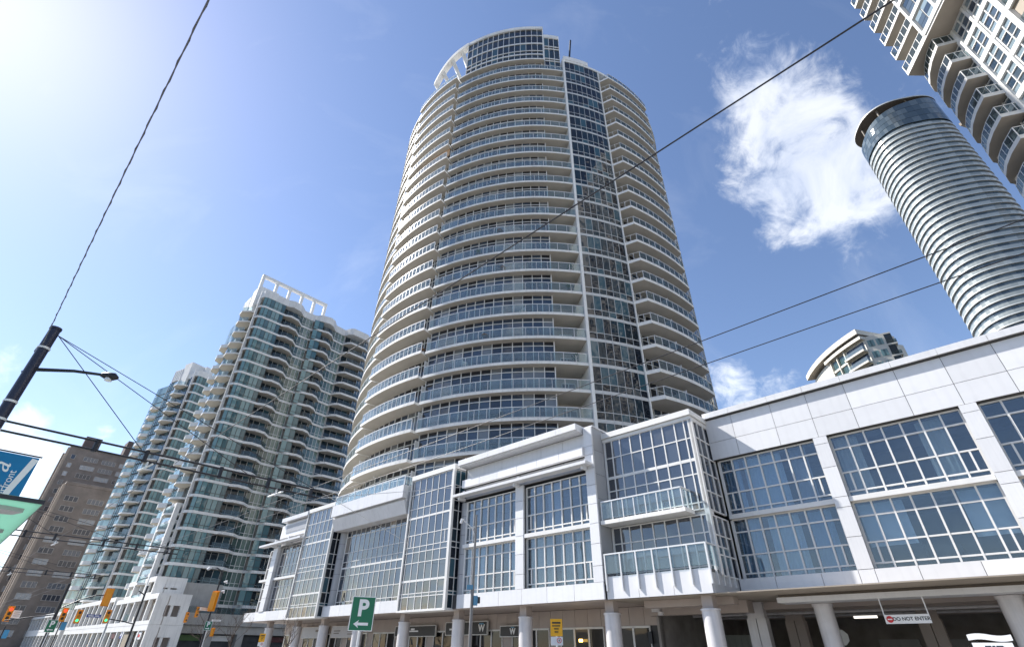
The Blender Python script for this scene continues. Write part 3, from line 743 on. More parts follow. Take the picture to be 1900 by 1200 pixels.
# railing: posts and top rail
def rail_mesh(angs, r, z0, z1, tops=True):
    b = MB()
    for a in angs:
        b.hexa([(*pol(rr, a + s), z) for z in (z0, z1) for rr, s in ((r - .03, -.05), (r + .03, -.05), (r + .03, .05), (r - .03, .05))])
    b.arc(r - .04, r + .04, angs[0], angs[-1], z1 - .05, z1 + .02, max(6, len(angs) * 2)); b.arc(r - .025, r + .025, angs[0], angs[-1], z0 + .06, z0 + .1, max(6, len(angs) * 2))
    return b.mesh('railing', [rail_metal])
RA = [-30.8 + 40.6 / 14 * i for i in range(15)]
RB = [-53.0 + 21.4 / 14 * i for i in range(15)]
RC = [-108 + 2.7 * i for i in range(21)]
RE = [26.4 + 20.0 / 9 * i for i in range(10)]
m_rlA = rail_mesh(RA, TR - .1, .26, 1.38); m_rlB = rail_mesh(RB, TR + .35, .26, 1.38); m_rlC = rail_mesh(RC, TR - .05, .26, 1.38)
b = MB()
for a in RE: b.hexa([(*pol(rr, a + s), z) for z in (.34, 1.42) for rr, s in ((TR + 1.2, -.05), (TR + 1.27, -.05), (TR + 1.27, .05), (TR + 1.2, .05))])
b.arc(TR + 1.18, TR + 1.28, RE[0], RE[-1], 1.38, 1.45, 18)
for z in (1.38, .42): b.tube([(*pol(TR + .1, 24.4), z), (*pol(TR + 1.22, 26.4), z)], .035, 6)
for t_ in (0, .5): 
    p = Vector(pol(TR + .1, 24.4)).lerp(Vector(pol(TR + 1.22, 26.4)), t_); b.tube([(p.x, p.y, .34), (p.x, p.y, 1.4)], .03, 6)
m_rlE = b.mesh('railing', [rail_metal])

def tpane(a0, a1, r, z0, z1, parent, glass, stuff, single):
    am = (a0 + a1) / 2; w = 2 * r * math.sin(R_((a1 - a0) / 2))
    if single:
        x, y = pol(r * math.cos(R_((a1 - a0) / 2)), am)
        # parent is an un-rotated part placed at its floor height: z is relative to the floor
        put('pane', unit(glass), parent, (x, y, (z0 + z1) / 2), R_(am), (w, 1, z1 - z0))
    else:
        zf = parent.location.z
        p0, p1 = pol(r, a0), pol(r, a1)
        stuff.hexa([(*pol(rr, aa), z + zf) for z in (z0, z1) for rr, aa in ((r - .012, a0), (r - .012, a1), (r + .012, a1), (r + .012, a0))])

for k in range(-2, 22):
    z = zk(k); near = k <= 3
    topk = k >= 21
    # A: centre balconies
    if k >= -1:
        if k < 21: put('balcony_slab', m_slabA, tw, (0, 0, z))
    if k == 21:
        b = MB(); b.arc(TR - 3.6, TR, -31, 2.8, -.02, .3, 26, 0, 1); o = b.build('balcony_slab', [slab_white, soffit_tan], tw); o.location.z = z
    if k < 21:
        fo = put('window_frame', m_frA, tw, (0, 0, z))
        for a0, a1 in zip(WA, WA[1:]):
            s = NPANE[0] < 290 and k >= -1; NPANE[0] += s
            tpane(a0, a1, RW_, .26, TFH, fo, 'g_tower', SPANE, s)
        if k >= -1:
            ro = put('railing', m_rlA, tw, (0, 0, z))
            for a0, a1 in zip(RA, RA[1:]):
                s = NRAIL[0] < 290; NRAIL[0] += s
                tpane(a0 + .1, a1 - .1, TR - .1, .38, 1.32, ro, 'g_rail', SRAIL, s)
    # B, C: left balconies
    put('balcony_slab', m_slabB, tw, (0, 0, z))
    ro = put('railing', m_rlB, tw, (0, 0, z))
    for a0, a1 in zip(RB, RB[1:]):
        s = NRAIL[0] < 290; NRAIL[0] += s
        tpane(a0 + .06, a1 - .06, TR + .35, .38, 1.32, ro, 'g_rail', SRAIL, s)
    put('balcony_slab', m_slabC, tw, (0, 0, z))
    if k < 21:
        fo = put('window_frame', m_frB, tw, (0, 0, z))
        for a0, a1 in zip(WB, WB[1:]):
            s = NPANE[0] < 290; NPANE[0] += s
            tpane(a0, a1, RWB, .26, TFH, fo, 'g_tower', SPANE, s)
        fo = put('window_frame', m_frC, tw, (0, 0, z)); ro = put('railing', m_rlC, tw, (0, 0, z))
        for a0, a1 in zip(WC, WC[1:]): tpane(a0, a1, RWB, .26, TFH, fo, 'g_tower', SPANE, False)
        for a0, a1 in zip(RC, RC[1:]): tpane(a0 + .1, a1 - .1, TR - .05, .38, 1.32, ro, 'g_rail', SRAIL, False)
        # divider screens between neighbours
        b = MB()
        for a in (-31.2, -53.4):
            b.hexa([(*pol(rr, a + s), zz) for zz in (z + .26, z + 2.3) for rr, s in ((RWB, -.08), (TR - .25, -.08), (TR - .25, .08), (RWB, .08))])
        b.build('divider_screen', [white_frame], tw)
    # D: glass strip
    if k >= -1 and k < 21:
        put('spandrel', m_spanD, tw, (0, 0, z)); fo = put('window_frame', m_frD, tw, (0, 0, z))
        for i, (a0, a1) in enumerate(zip(WD, WD[1:])):
            for z0, z1 in ((.32, 1.05), (1.05, TFH - .04)):
                tpane(a0, a1, TR + .02, z0, z1, fo, 'g_strip', SSTRIP, k <= 14)
    # E: right-hand balconies
    if k >= -1 and k <= 20:
        put('balcony_slab', m_slabE, tw, (0, 0, z))
        ro = put('railing', m_rlE, tw, (0, 0, z))
        for a0, a1 in zip(RE, RE[1:]):
            tpane(a0 + .1, a1 - .1, TR + 1.23, .45, 1.36, ro, 'g_rail_d', SRAILE, False)
        fo = put('window_frame', m_frE, tw, (0, 0, z))
        for a0, a1 in zip(WE, WE[1:]): tpane(a0, a1, TR - 1.2, .3, TFH, fo, 'g_tower', SPANE, False)
        b = MB(); b.hexa([(*pol(rr, 34.5 + s), zz) for zz in (z + .3, z + 2.0) for rr, s in ((TR - 1.2, -.06), (TR + 1.0, -.06), (TR + 1.0, .06), (TR - 1.2, .06))])
        b.build('divider_screen', [rail_metal], tw)
    # F: right glass wall
    if k >= -1 and k < 21:
        put('spandrel', m_spanF, tw, (0, 0, z)); fo = put('window_frame', m_frF, tw, (0, 0, z))
        for a0, a1 in zip(WF, WF[1:]):
            for z0, z1 in ((.32, 1.05), (1.05, TFH - .04)): tpane(a0, a1, TR - .18, z0, z1, fo, 'g_strip', SSTRIP, False)
# loggia beside the pilaster: deeper wall with door windows
b = MB(); st = MB()
for k in range(-1, 20):
    z = zk(k)
    b.arc(TR - 3.3, TR - 3.1, 2.2, 10, z + .26, z + TFH - .02, 6, 0)
    for a in (4.6, 6.4, 8.2): b.hexa([(*pol(rr, a + s), zz) for zz in (z + .26, z + 2.35) for rr, s in ((TR - 3.12, -.1), (TR - 3.02, -.1), (TR - 3.02, .1), (TR - 3.12, .1))], 1)
    b.arc(TR - 3.12, TR - 3.03, 4.6, 8.2, z + 2.3, z + 2.42, 3, 1)
    for a0 in (4.6, 6.4): st.hexa([(*pol(rr, aa), zz) for zz in (z + .28, z + 2.3) for rr, aa in ((TR - 3.08, a0), (TR - 3.08, a0 + 1.8), (TR - 3.05, a0 + 1.8), (TR - 3.05, a0))])
    b.hexa([(*pol(rr, 2.1 + s), zz) for zz in (z + .26, z + TFH - .02) for rr, s in ((TR - 3.3, -.12), (RW_ + .15, -.12), (RW_ + .15, .12), (TR - 3.3, .12))], 1)
b.build('loggia_wall', [soffit_tan, tower_frame], tw); st.build('loggia_panes', MAT['g_tower_i'], tw, kind='stuff')
SPANE.build('upper_panes', MAT['g_tower_i'], tw, kind='stuff'); SRAIL.build('upper_railing_panes', g_rail, tw, kind='stuff'); SRAILE.build('side_railing_panes', g_rail_d, tw, kind='stuff'); SSTRIP.build('upper_strip_panes', MAT['g_strip_i'], tw, kind='stuff')
# pilasters, core, roof
b = MB(); b.hexa([(*pol(rr, a), z) for z in (0, zk(21) + .6) for rr, a in ((TR - 3.4, 9.75), (TR + .2, 9.75), (TR + .2, 10.45), (TR - 3.4, 10.45))]); b.build('pilaster', tower_frame, tw)
b = MB(); b.hexa([(*pol(rr, a), z) for z in (0, zk(21) + .2) for rr, a in ((TR - 2.4, 23.95), (TR + .18, 23.95), (TR + .18, 24.35), (TR - 2.4, 24.35))]); b.build('pilaster', tower_frame, tw)
b = MB(); b.cyl(0, 0, 0, zk(21) + .1, TR - 3.65, 72); b.build('core_wall', concrete, tw, smooth=30)
b = MB(); b.arc(TR - 4, TR + .12, 9.6, 125, zk(21) - .05, zk(21) + .5, 60); b.arc(TR - 4, TR + .2, 10.2, 20, zk(21) + .5, zk(21) + 1.5, 10); b.build('roof_parapet', tower_frame, tw, smooth=30)
# crown: curved glass screen with stepped return, ring beam on slanted struts
CZ0, CZ1 = zk(21) + .3, 93.2 - BZ
WX = [-28.6 + 2.25 * i for i in range(15)]
b = MB()
for a in WX: b.hexa([(*pol(rr, a + s), z) for z in (CZ0, CZ1 - .8) for rr, s in ((TR - .55, -.08), (TR - .3, -.08), (TR - .3, .08), (TR - .55, .08))])
for z, h in ((CZ0 + .1, .12), (CZ0 + 1.9, .25), (CZ0 + 3.0, .12), (CZ0 + 5.4, .3), (CZ0 + 8.0, .16)):
    b.arc(TR - .55, TR - .32, WX[0], WX[-1], z - h / 2, z + h / 2, 30)
fo = b.build('crown_frame', tower_frame, tw)
st = MB(); zs = [CZ0, CZ0 + 1.9, CZ0 + 3.0, CZ0 + 5.4, CZ0 + 8.0, CZ1 - .8]
for a0, a1 in zip(WX, WX[1:]):
    for z0, z1 in zip(zs, zs[1:]):
        am = (a0 + a1) / 2; r = TR - .45; x, y = pol(r, am)
        put('pane', unit('g_strip'), fo, (x, y, (z0 + z1) / 2), R_(am), (2 * r * math.sin(R_((a1 - a0) / 2)), 1, z1 - z0))
b = MB(); b.arc(TR - 1.4, TR - .2, -29, 3.0, CZ1 - .8, CZ1, 30); b.build('crown_beam', slab_white, tw, smooth=30)
b = MB(); b.hexa([(*pol(rr, a), z) for z in (CZ0, CZ1 - .5) for rr, a in ((TR - 6, 2.7), (TR - .3, 2.7), (TR - .3, 3.1), (TR - 6, 3.1))]); b.arc(TR - 8, TR - .7, -28, 2.7, CZ0, CZ1 - .9, 24); b.build('crown_wall', tower_frame, tw)
# stepped glass box right of the crown
b = MB(); zt = 91.0 - BZ
b.arc(TR - 5, TR - .75, 3.2, 9.4, zk(20) + .3, zt - .1, 6, 0); b.build('step_wall', tower_frame, tw)
f = MB(); aa = (3.3, 5.2, 7.2, 9.3); zz = (zk(20) + .6, zk(20) + 3.6, zk(20) + 4.3, zk(20) + 7.4, zk(20) + 8.2, zt - .9)
for a in aa: f.hexa([(*pol(rr, a + s), z) for z in (zk(20) + .4, zt) for rr, s in ((TR - .7, -.08), (TR - .45, -.08), (TR - .45, .08), (TR - .7, .08))])
for z in zz: f.arc(TR - .7, TR - .47, 3.3, 9.3, z - .09, z + .09, 6)
f.arc(TR - .72, TR - .43, 3.2, 9.4, zt - .9, zt, 6)
fo = f.build('step_frame', tower_frame, tw)
for a0, a1 in zip(aa, aa[1:]):
    for z0, z1 in zip(zz, zz[1:]):
        am = (a0 + a1) / 2; r = TR - .6; x, y = pol(r, am)
        put('pane', unit('g_strip'), fo, (x, y, (z0 + z1) / 2), R_(am), (2 * r * math.sin(R_((a1 - a0) / 2)), 1, z1 - z0))
# open ring beam sweeping down to the left on struts
pts = []
for i in range(15):
    a = -28.5 - 17.5 * i / 14; t_ = i / 14
    pts.append((a, CZ1 - .45 - 1.2 * t_ - 4.2 * t_ ** 3, TR - .6 + .3 * t_))
b = MB()
for (a0, z0, r_0), (a1, z1, r_1) in zip(pts, pts[1:]):
    b.hexa([(*pol(rr, aa), zz) for zz_ in (-.45, .45) for rr, aa, zz in ((r_0 - .5, a0, z0 + zz_), (r_0 + .5, a0, z0 + zz_), (r_1 + .5, a1, z1 + zz_), (r_1 - .5, a1, z1 + zz_))])
b.build('ring_beam', slab_white, tw)
for i in (3, 7, 11, 14):
    a, z, r_ = pts[i]; x, y = pol(r_, a); x2, y2 = pol(r_ - 5.0, a + 3); b = MB()
    b.tube([(x, y, z), (x2, y2, CZ0 - .2)], .42, 4); b.build('crown_strut', slab_white, tw)
b = MB(); x, y = pol(TR - 1.2, 13.2); x2, y2 = pol(TR - 1.2, 15.4); b.tube([(x, y, zk(21)), (x2, y2, 92.2 - BZ)], .16, 8); b.build('antenna', dark_metal, tw)
# one warm tan privacy screen under a left balcony
b = MB(); b.arc(TR - .4, TR - .3, -46, -32.0, zk(15) - 1.5, zk(15) - .02, 10); b.build('balcony_screen', mat('warm_screen', (.62, .40, .24), .8), tw)
# round soffit lights under the lowest balconies
for a in (-46, -36): 
    b = MB(); x, y = pol(TR - .8, a); b.cyl(x, y, zk(-1) - .12, zk(-1) - .02, .16, 12); b.build('soffit_light', white_frame, tw)
# balcony furniture and plants seen through the rails: each one a thing of its own
ORD = ['lowest', 'second', 'third', 'fourth', 'fifth', 'sixth', 'seventh', 'eighth', 'ninth', 'tenth', 'eleventh', 'twelfth', 'thirteenth', 'fourteenth', 'fifteenth']
leaf = mat('leaf', (.05, .11, .03), .7, 0, .3, 8); wood = mat('patio_wood', (.20, .11, .06), .6, 0, .15, 6); charcoal = mat('charcoal', (.04, .04, .045), .6)
def chair(lab, loc, rz, m):
    c = thing('balcony_chair', lab, 'chair', loc, rz, 'balcony chairs')
    b = MB(); b.box(-.25, .25, -.25, .25, .4, .45); b.build('seat', m, c)
    b = MB(); b.box(-.25, .25, .22, .27, .45, .95); b.build('backrest', m, c)
    for sx in (-.22, .22):
        for sy in (-.22, .22):
            b = MB(); b.box(sx - .02, sx + .02, sy - .02, sy + .02, 0, .4); b.build('leg', m, c)
def plant(lab, loc, rz):
    r = random.Random(int(loc[2] * 100)); c = thing('potted_plant', lab, 'plant', loc, rz, 'balcony plants')
    b = MB(); b.tube([(0, 0, 0), (0, 0, .4)], [.16, .21], 10); b.build('pot', wood, c)
    b = MB(); hh = r.uniform(.5, 1.0)
    for i in range(70):
        p = Vector((r.gauss(0, .16), r.gauss(0, .16), .45 + hh * r.random())); d = Vector((r.uniform(-1, 1), r.uniform(-1, 1), r.uniform(-.3, 1))).normalized() * .14; s = d.cross(Vector((.3, .2, 1))).normalized() * .05
        i0 = [b.vert(*q) for q in (p - d, p + s, p + d, p - s)]; b.face(i0)
    b.build('foliage', leaf, c)
def table(lab, loc, rz):
    c = thing('balcony_table', lab, 'table', loc, rz, 'balcony tables')
    b = MB(); b.cyl(0, 0, .7, .74, .4, 16); b.build('tabletop', wood, c)
    b = MB(); b.cyl(0, 0, .03, .7, .035, 8); b.build('stem', charcoal, c); b = MB(); b.cyl(0, 0, 0, .03, .25, 12); b.build('foot', charcoal, c)
fr_ = random.Random(21)
for k in range(0, 15):
    row = ORD[k]
    for side, r, alo, ahi, zo in (('long centre balcony', TR - .42, -28, 8, .28), ('balcony left of the dividing gap', TR - .3, -50, -33, .28), ('balcony right of the glass strip', TR + .5, 28, 44, .36)):
        kinds = [q for q in ('chair', 'plant', 'table') if fr_.random() < .42]
        for q in kinds:
            a = fr_.uniform(alo, ahi); x, y = pol(r, a); loc = (TC.x + x, TC.y + y, BZ + zk(k) + zo); rz = R_(a + fr_.uniform(-70, 70))
            if q == 'chair':
                w_ = fr_.random() < .5; chair(f"{'white' if w_ else 'dark'} chair on the {row} {side} row above the podium", loc, rz, white_frame if w_ else charcoal)
            elif q == 'plant': plant(f'potted green plant on the {row} {side} row above the podium', loc, rz)
            else: table(f'small wooden table on the {row} {side} row above the podium', loc, rz)

# ================================================================== TEAL GLASS TOWERS down the street
def wall_run(b, p0, p1, z0, z1, n, th=.05, m=0, gap=.0):
    """n panes from p0 to p1 (2-D), as thin boxes"""
    p0, p1 = Vector(p0), Vector(p1); d = (p1 - p0) / n; nn = Vector((d.y, -d.x)).normalized() * th
    for i in range(n):
        a = p0 + d * (i + gap); c = p0 + d * (i + 1 - gap)
        b.hexa([(*p, z) for z in (z0, z1) for p in (a - nn * .5, c - nn * .5, c + nn * .5, a + nn * .5)], m)
def mull_run(b, p0, p1, z0, z1, n, w=.06, d=.12, m=0, zs=()):
    p0, p1 = Vector(p0), Vector(p1); dd = (p1 - p0); ln = dd.length; t = dd / ln; nn = Vector((t.y, -t.x))
    for i in range(n + 1):
        c = p0 + t * ln * i / n
        b.hexa([(*(c + t * sx * w / 2 + nn * sy), z) for z in (z0, z1) for sx, sy in ((-1, -.02), (1, -.02), (1, d), (-1, d))], m)
    for z in zs:
        b.hexa([(*(p + nn * sy), zz) for zz in (z - w / 2, z + w / 2) for p, sy in ((p0, -.02), (p1, -.02), (p1, d * .8), (p0, d * .8))], m)

FHL = 2.94
def teal_tower(label, loc, rz, floors, pergola):
    t = thing('glass_tower', label, 'tower', loc, rz)
    # slab edge along the side face, x = outwards from side plane, y = depth
    edge = [(-2.6, .15), (-1.3, -.25), (-.2, .1), (.35, 1.0), (.35, 6.0), (1.0, 7.2), (.6, 9.3), (-1.1, 10.9), (-1.1, 13.6), (-.6, 14.3), (.3, 14.7), (1.0, 17.2), (.4, 18.6), (-1.3, 20.0), (-1.6, 22.8), (.1, 23.4), (.9, 24.2), (.9, 28.4), (-.1, 29.9), (-3.0, 31.0)]
    b = MB(); b.prism(edge + [(-8, 31), (-8, .15)], 0, .5, 0, 1); m_slab = b.mesh('floor_slab', [slab_white, soffit_tan])
    segs = [((-.1, .3), (.2, 1.0), 1, 'g_teal'), ((.22, 1.0), (.22, 5.6), 5, 'g_teal'), ((-1.2, 5.6), (-1.4, 9.6), 3, 'g_strip_i'), ((-1.3, 10.0), (-1.25, 13.5), 4, 'g_green'),
            ((-.1, 13.6), (.2, 15.9), 2, 'g_teal'), ((-1.4, 15.9), (-1.4, 18.8), 2, 'g_strip_i'), ((-1.5, 19.3), (-1.75, 23.0), 4, 'g_green'), ((-1.6, 23.2), (-1.6, 28.2), 3, 'g_strip_i'), ((-.3, 28.3), (-.3, 29.8), 2, 'g_blue'), ((-.35, 29.9), (-3.0, 30.9), 3, 'g_blue')]
    wm = []
    for p0, p1, n, g in segs:
        b = MB(); wall_run(b, p0, p1, .5, FHL, n); wmesh = b.mesh('window', [MAT[g]])
        f = MB(); mull_run(f, p0, p1, .5, FHL, n, .07, .09, zs=(1.1,)); fm = f.mesh('window_frame', [tower_frame if g != 'g_teal' else joint_dark])
        wm.append((wmesh, fm))
    # balcony rails on the side face (dark glass)
    m_rails = []
    for pts in ([(.3, 6.0), (.9, 7.2), (.5, 9.2), (-1.0, 10.8)], [(.9, 16.0), (.9, 17.1), (.35, 18.5), (-1.2, 19.8)], [(.8, 23.9), (.8, 28.3), (-.1, 29.7)]):
        b = MB()
        for a, c in zip(pts, pts[1:]): wall_run(b, a, c, .5, 1.5, 2, .03)
        m_rails.append(b.mesh('railing', [g_rail_d]))
    # street face: faceted white balconies, glass strip, small balconies; x runs to negative, front is y = 0
    b = MB(); b.prism([(-3.6, .3), (-3.9, -.6), (-5.6, -2.1), (-7.6, -1.9), (-8.6, -.6), (-8.6, .3)], -.02, .34, 0, 1)
    m_bal = b.mesh('balcony_slab', [slab_white, soffit_tan])
    b = MB()
    bp = [(-3.9, -.55), (-5.6, -2.0), (-7.55, -1.8), (-8.5, -.55)]
    for a, c in zip(bp, bp[1:]): wall_run(b, a, c, .36, 1.38, 3, .05, 0, .04)
    m_brail = b.mesh('balcony_parapet', [g_rail])
    b = MB(); b.prism([(-13.9, .3), (-14.2, -.5), (-15.6, -1.5), (-17.4, -1.2), (-18.2, .3)], -.02, .9, 0, 1); m_bal2 = b.mesh('balcony_box', [slab_white, soffit_tan])
    b = MB(); wall_run(b, (-13.6, -.28), (-9.4, -.28), .3, FHL, 4); m_strip = b.mesh('window', [MAT['g_teal']])
    f = MB(); mull_run(f, (-13.6, -.28), (-9.4, -.28), .3, FHL + .3, 4, .07, .09, zs=(1.1, FHL)); m_stripf = f.mesh('window_frame', [joint_dark])
    b = MB(); wall_run(b, (-8.6, .5), (-3.4, .5), .3, FHL, 4); m_in = b.mesh('window', [MAT['g_strip_i']])
    b = MB(); wall_run(b, (-3.1, -.02), (-1.5, -.02), .0, FHL, 2); m_dark = b.mesh('window', [MAT['g_strip_i']])
    b = MB(); wall_run(b, (-21.2, .3), (-13.9, .3), .3, FHL, 5); m_end = b.mesh('window', [MAT['g_teal']])
    for k in range(floors):
        z = k * FHL + 5.0; top3 = k >= floors - 3
        put('floor_slab', m_slab, t, (0, 0, z))
        for (wme, fme), sg in zip(wm, segs):
            o = put('window', wme, t, (0, 0, z)); put('window_frame', fme, o)
        for mr_ in m_rails: put('railing', mr_, t, (0, 0, z))
        put('balcony_slab', m_bal, t, (0, 0, z)); put('balcony_parapet', m_brail, t, (0, 0, z))
        if k < floors - 2: put('balcony_box', m_bal2, t, (0, 0, z))
        o = put('window', m_strip, t, (0, 0, z)); put('window_frame', m_stripf, o)
        put('window', m_in, t, (0, 0, z)); put('window', m_dark, t, (0, 0, z)); put('window', m_end, t, (0, 0, z))
    zt = floors * FHL + 5.0
    b = MB(); b.box(-21, -1.95, .6, 30.6, 0, zt); b.build('core_wall', concrete, t)
    b = MB(); b.prism(edge + [(-8, 31), (-8, .15)], zt, zt + 1.9, 0); b.build('roof_parapet', slab_white, t)
    b = MB(); b.box(-9.35, -8.75, -.5, .8, 0, zt + 1.0); b.box(-13.9, -13.55, -.32, .8, 0, zt - 1)
    b.build('pier', white_frame, t)
    b = MB(); b.box(-1.55, -1.3, -.42, .1, 0, zt + 2.2); b.build('pier', white_frame, t)
    b = MB(); b.box(-13.5, -9.2, -.3, 3, zt + .4, zt + 4.6); b.box(-9.15, -5.3, -.25, 4.6, zt - 2.5, zt + 6.0); b.build('penthouse_wall', slab_white, t)
    f = MB(); mull_run(f, (-13.4, -.31), (-9.4, -.31), zt + .5, zt + 4.4, 4, .25, .05); f.build('penthouse_frame', white_frame, t)
    if pergola:
        pz = zt + 9.6
        b = MB(); b.box(-6.0, -5.2, -.5, 17.6, pz - .8, pz); b.build('pergola_beam', slab_white, t)
        for y in (-.49, 3.2, 6.7, 10.2, 13.7, 16.9):
            b = MB(); b.box(-5.95, -5.25, y, y + .68, zt - .5, pz - .78); b.build('pergola_post', slab_white, t)
    else:
        b = MB(); b.box(-9, -3.4, 3.5, 20, zt + 1.5, zt + 5.6); b.build('penthouse_wall', slab_white, t)
        for x in (-7.5, -5.2):
            b = MB(); b.cyl(x, 7, zt + 5.6, zt + 6.4, .7, 14); b.build('roof_vent', dark_metal, t)
    return t
teal_tower('teal glass tower with open white pergola frame on its roof', W(-109.6, 27.6), RZ, 23, True)
teal_tower('teal glass tower with plain white penthouse, standing behind the pergola tower', W(-166.0, 31.5), RZ + R_(15), 23, False)

# ================================================================== WHITE SHOP TERRACE at the foot of the teal towers
def frame_block(t, s0, s1, q0, q1, z0, z1, nb, S, Q, side=True, fills=True):
    """white concrete frame: openings nb along the front, one storey, dark recess with windows"""
    b = MB(S, Q, 0); pw = .55
    b.box(s0, s1, q0, q0 + .5, z1 - .75, z1); b.box(s0, s1, q0, q0 + .5, z0, z0 + .55)
    for i in range(nb + 1):
        s = s0 + (s1 - s0) * i / nb; a = min(max(s - pw / 2, s0), s1 - pw); b.box(a, a + pw, q0 + .02, q0 + .48, z0 + .55, z1 - .75)
    b.box(s0, s1 - .5, q0 + .5, q1, z1 - .35, z1 - .02)
    b.build('concrete_frame', slab_white, t)
    if side:
        b = MB(S, Q, 0); b.box(s1 - .5, s1, q0 + .5, q1, z1 - 1.6, z1); b.box(s1 - .5, s1, q0 + .5, q1, z0, z0 + 1.1)
        b.box(s1 - .5, s1, q0 + .5, q0 + 1.5, z0 + 1.1, z1 - 1.6); b.box(s1 - .5, s1, q1 - 1.2, q1, z0 + 1.1, z1 - 1.6)
        b.box(s1 - .45, s1 - .05, (q0 + q1) / 2 - .2, (q0 + q1) / 2 + .2, z0 + 1.1, z1 - 1.6)
        b.build('side_frame', slab_white, t)
    for i in range(nb):
        a = s0 + (s1 - s0) * i / nb; c = s0 + (s1 - s0) * (i + 1) / nb
        b = MB(S, Q, 0); b.box(a, c, q0 + 1.6, q0 + 1.75, z0, z1 - .3); b.build('recess_wall', MAT['beige_panel'], t)
        w = MB(S, Q, 0); w.box(a + (c - a) * .35, c - .3, q0 + 1.5, q0 + 1.62, z0 + .6, z1 - .8); w.build('window', MAT['g_strip_i'], t)
def terrace(label, s0, s1, q0, levels, S):
    t = thing('shop_terrace', label, 'building', W(S, q0), RZ)
    for z0, z1, a, c, nb, dq in levels:
        frame_block(t, a, c, q0 + dq, q0 + dq + 4.8, z0, z1, nb, S, q0)
    lv = max(levels, key=lambda l: l[1])
    b = MB(S, q0, 0); b.box(lv[2], lv[3] - .6, q0 + 1.8, q0 + 12, 0, lv[1] - .5); b.build('core_wall', concrete, t)
    if lv[3] < s1 - 2:
        b = MB(S, q0, 0); b.box(lv[3] - .6, s1 - 2.2, q0 + 1.9, q0 + 4.7, 0, min(l[1] for l in levels if l[1] > 5) - .4); b.build('core_wall', beige_panel, t)
    return t
tA = terrace('white concrete shop terrace with open framed corner below the pergola tower', -124, -99.3, 25.4, [(4.6, 8.8, -124, -99.3, 6, 0), (.0, 4.58, -124, -99.3, 6, .02), (8.85, 11.8, -124, -107.5, 4, .9)], -105)
tA2 = terrace('white concrete shop terrace with tall framed storeys beside the second teal tower', -160, -124.4, 25.2, [(.0, 4.6, -160, -124.4, 9, .02), (4.62, 9.4, -160, -124.4, 9, 0)], -140)
tA3 = terrace('low white concrete terrace furthest down the street before the brown tower', -230, -162, 24.8, [(.0, 4.6, -230, -162, 14, .02), (4.62, 8.6, -230, -162, 14, 0)], -190)
# tall open white frame climbing the tower foot
fr = thing('concrete_frame_tower', 'tall white open concrete frame of stacked balconies climbing the pergola tower foot', 'building', W(-112, 26.6), RZ)
b = MB(-112, 26.6, 0)
for s in (-119.5, -112.2): b.box(s - .35, s + .35, 26.2, 27.0, 0, 24.5)
for z in (12, 15, 18, 21, 24): b.box(-119.4, -112.0, 26.25, 27.4, z, z + .55)
b.build('frame', slab_white, fr)
b = MB(-112, 26.6, 0)
for z in (12, 15, 18, 21): b.box(-119.0, -112.5, 26.35, 26.4, z + .5, z + 1.4)
b.build('railing', g_rail, fr)
# grey side-street base of the pergola tower
gb = thing('side_street_base', 'grey stone shop base along the side street under the pergola tower', 'building', W(-103.5, 40), RZ)
b = MB(-103.5, 40, 0); b.box(-112, -103.6, 30.3, 62, 4.9, 6.6, 0); b.box(-112, -103.9, 30.3, 62, 3.7, 4.9, 0); b.box(-112, -105.2, 30.3, 62, 0, 3.7, 1)
for q in (30.4, 35.5, 40.6, 45.7, 50.8, 55.9): b.box(-105.2, -103.8, q, q + 1.1, 0, 3.7, 0)
b.box(-103.85, -103.7, 30.3, 62, 4.85, 4.95, 1)
b.build('wall', [concrete, room_dark], gb)
for q, m in ((31.8, 'shop_green'), (36.9, 'sign_white'), (42, 'room_dark'), (47.2, 'burgundy')):
    b = MB(-103.5, 40, 0); b.box(-105.1, -104.9, q, q + 3.2, 2.7, 3.5); b.build('awning_board', MAT[m], gb)
b = MB(-103.5, 40, 0); b.box(-103.7, -103.65, 30.4, 61, 6.6, 7.5); b.build('railing', g_rail_d, gb)
# shop boards on the terrace
def small_board(name, label, s, q, z, w, h, m, cat='sign', marks=()):
    t = thing(name, label, cat, W(s, q, z), RZ)
    b = MB(); b.box(-w / 2, w / 2, -.06, .06, 0, h); b.build('board', m, t)
    for x, zz, ww, hh, mm in marks:
        k = MB(); k.box(x, x + ww, -.09, -.06, zz, zz + hh); k.build('lettering', mm, t)
    return t
sb = thing('shop_sign', 'burgundy shop sign with round white emblem in the framed terrace corner', 'sign', W(-99.5, 27.9, 3.0), RZ + math.pi / 2)
b = MB(); b.box(-1.6, 1.6, -.05, .05, 0, .95); b.build('board', burgundy, sb)
b = MB(); b.tube([(-1.15, -.1, .5), (-1.15, -.05, .5)], .33, 18); b.build('emblem', sign_white, sb)
b = MB(); b.box(-.6, 1.2, -.08, -.05, .42, .52); b.build('lettering', sign_white, sb)
small_board('shop_sign', 'pink and white shop board with lettering on the terrace front', -103.0, 25.6, 2.7, 2.6, 1.0, sign_white, marks=((-.8, .2, .5, .6, burgundy), (0, .3, .9, .35, red_paint)))
small_board('shop_sign', 'round blue-violet shop board on the terrace front', -113.0, 25.6, 2.9, 1.3, 1.3, MAT['sign_blue'], marks=((-.3, .3, .6, .7, sign_white),))
small_board('shop_sign', 'dark shop board over the second terrace doorway', -118.0, 25.6, 2.9, 2.2, .8, burgundy)
small_board('hoarding_panel', 'blank tan hoarding panel on the terrace front', -109.0, 25.5, .4, 3.4, 3.0, mat('hoarding', (.33, .28, .21), .8), 'panel')

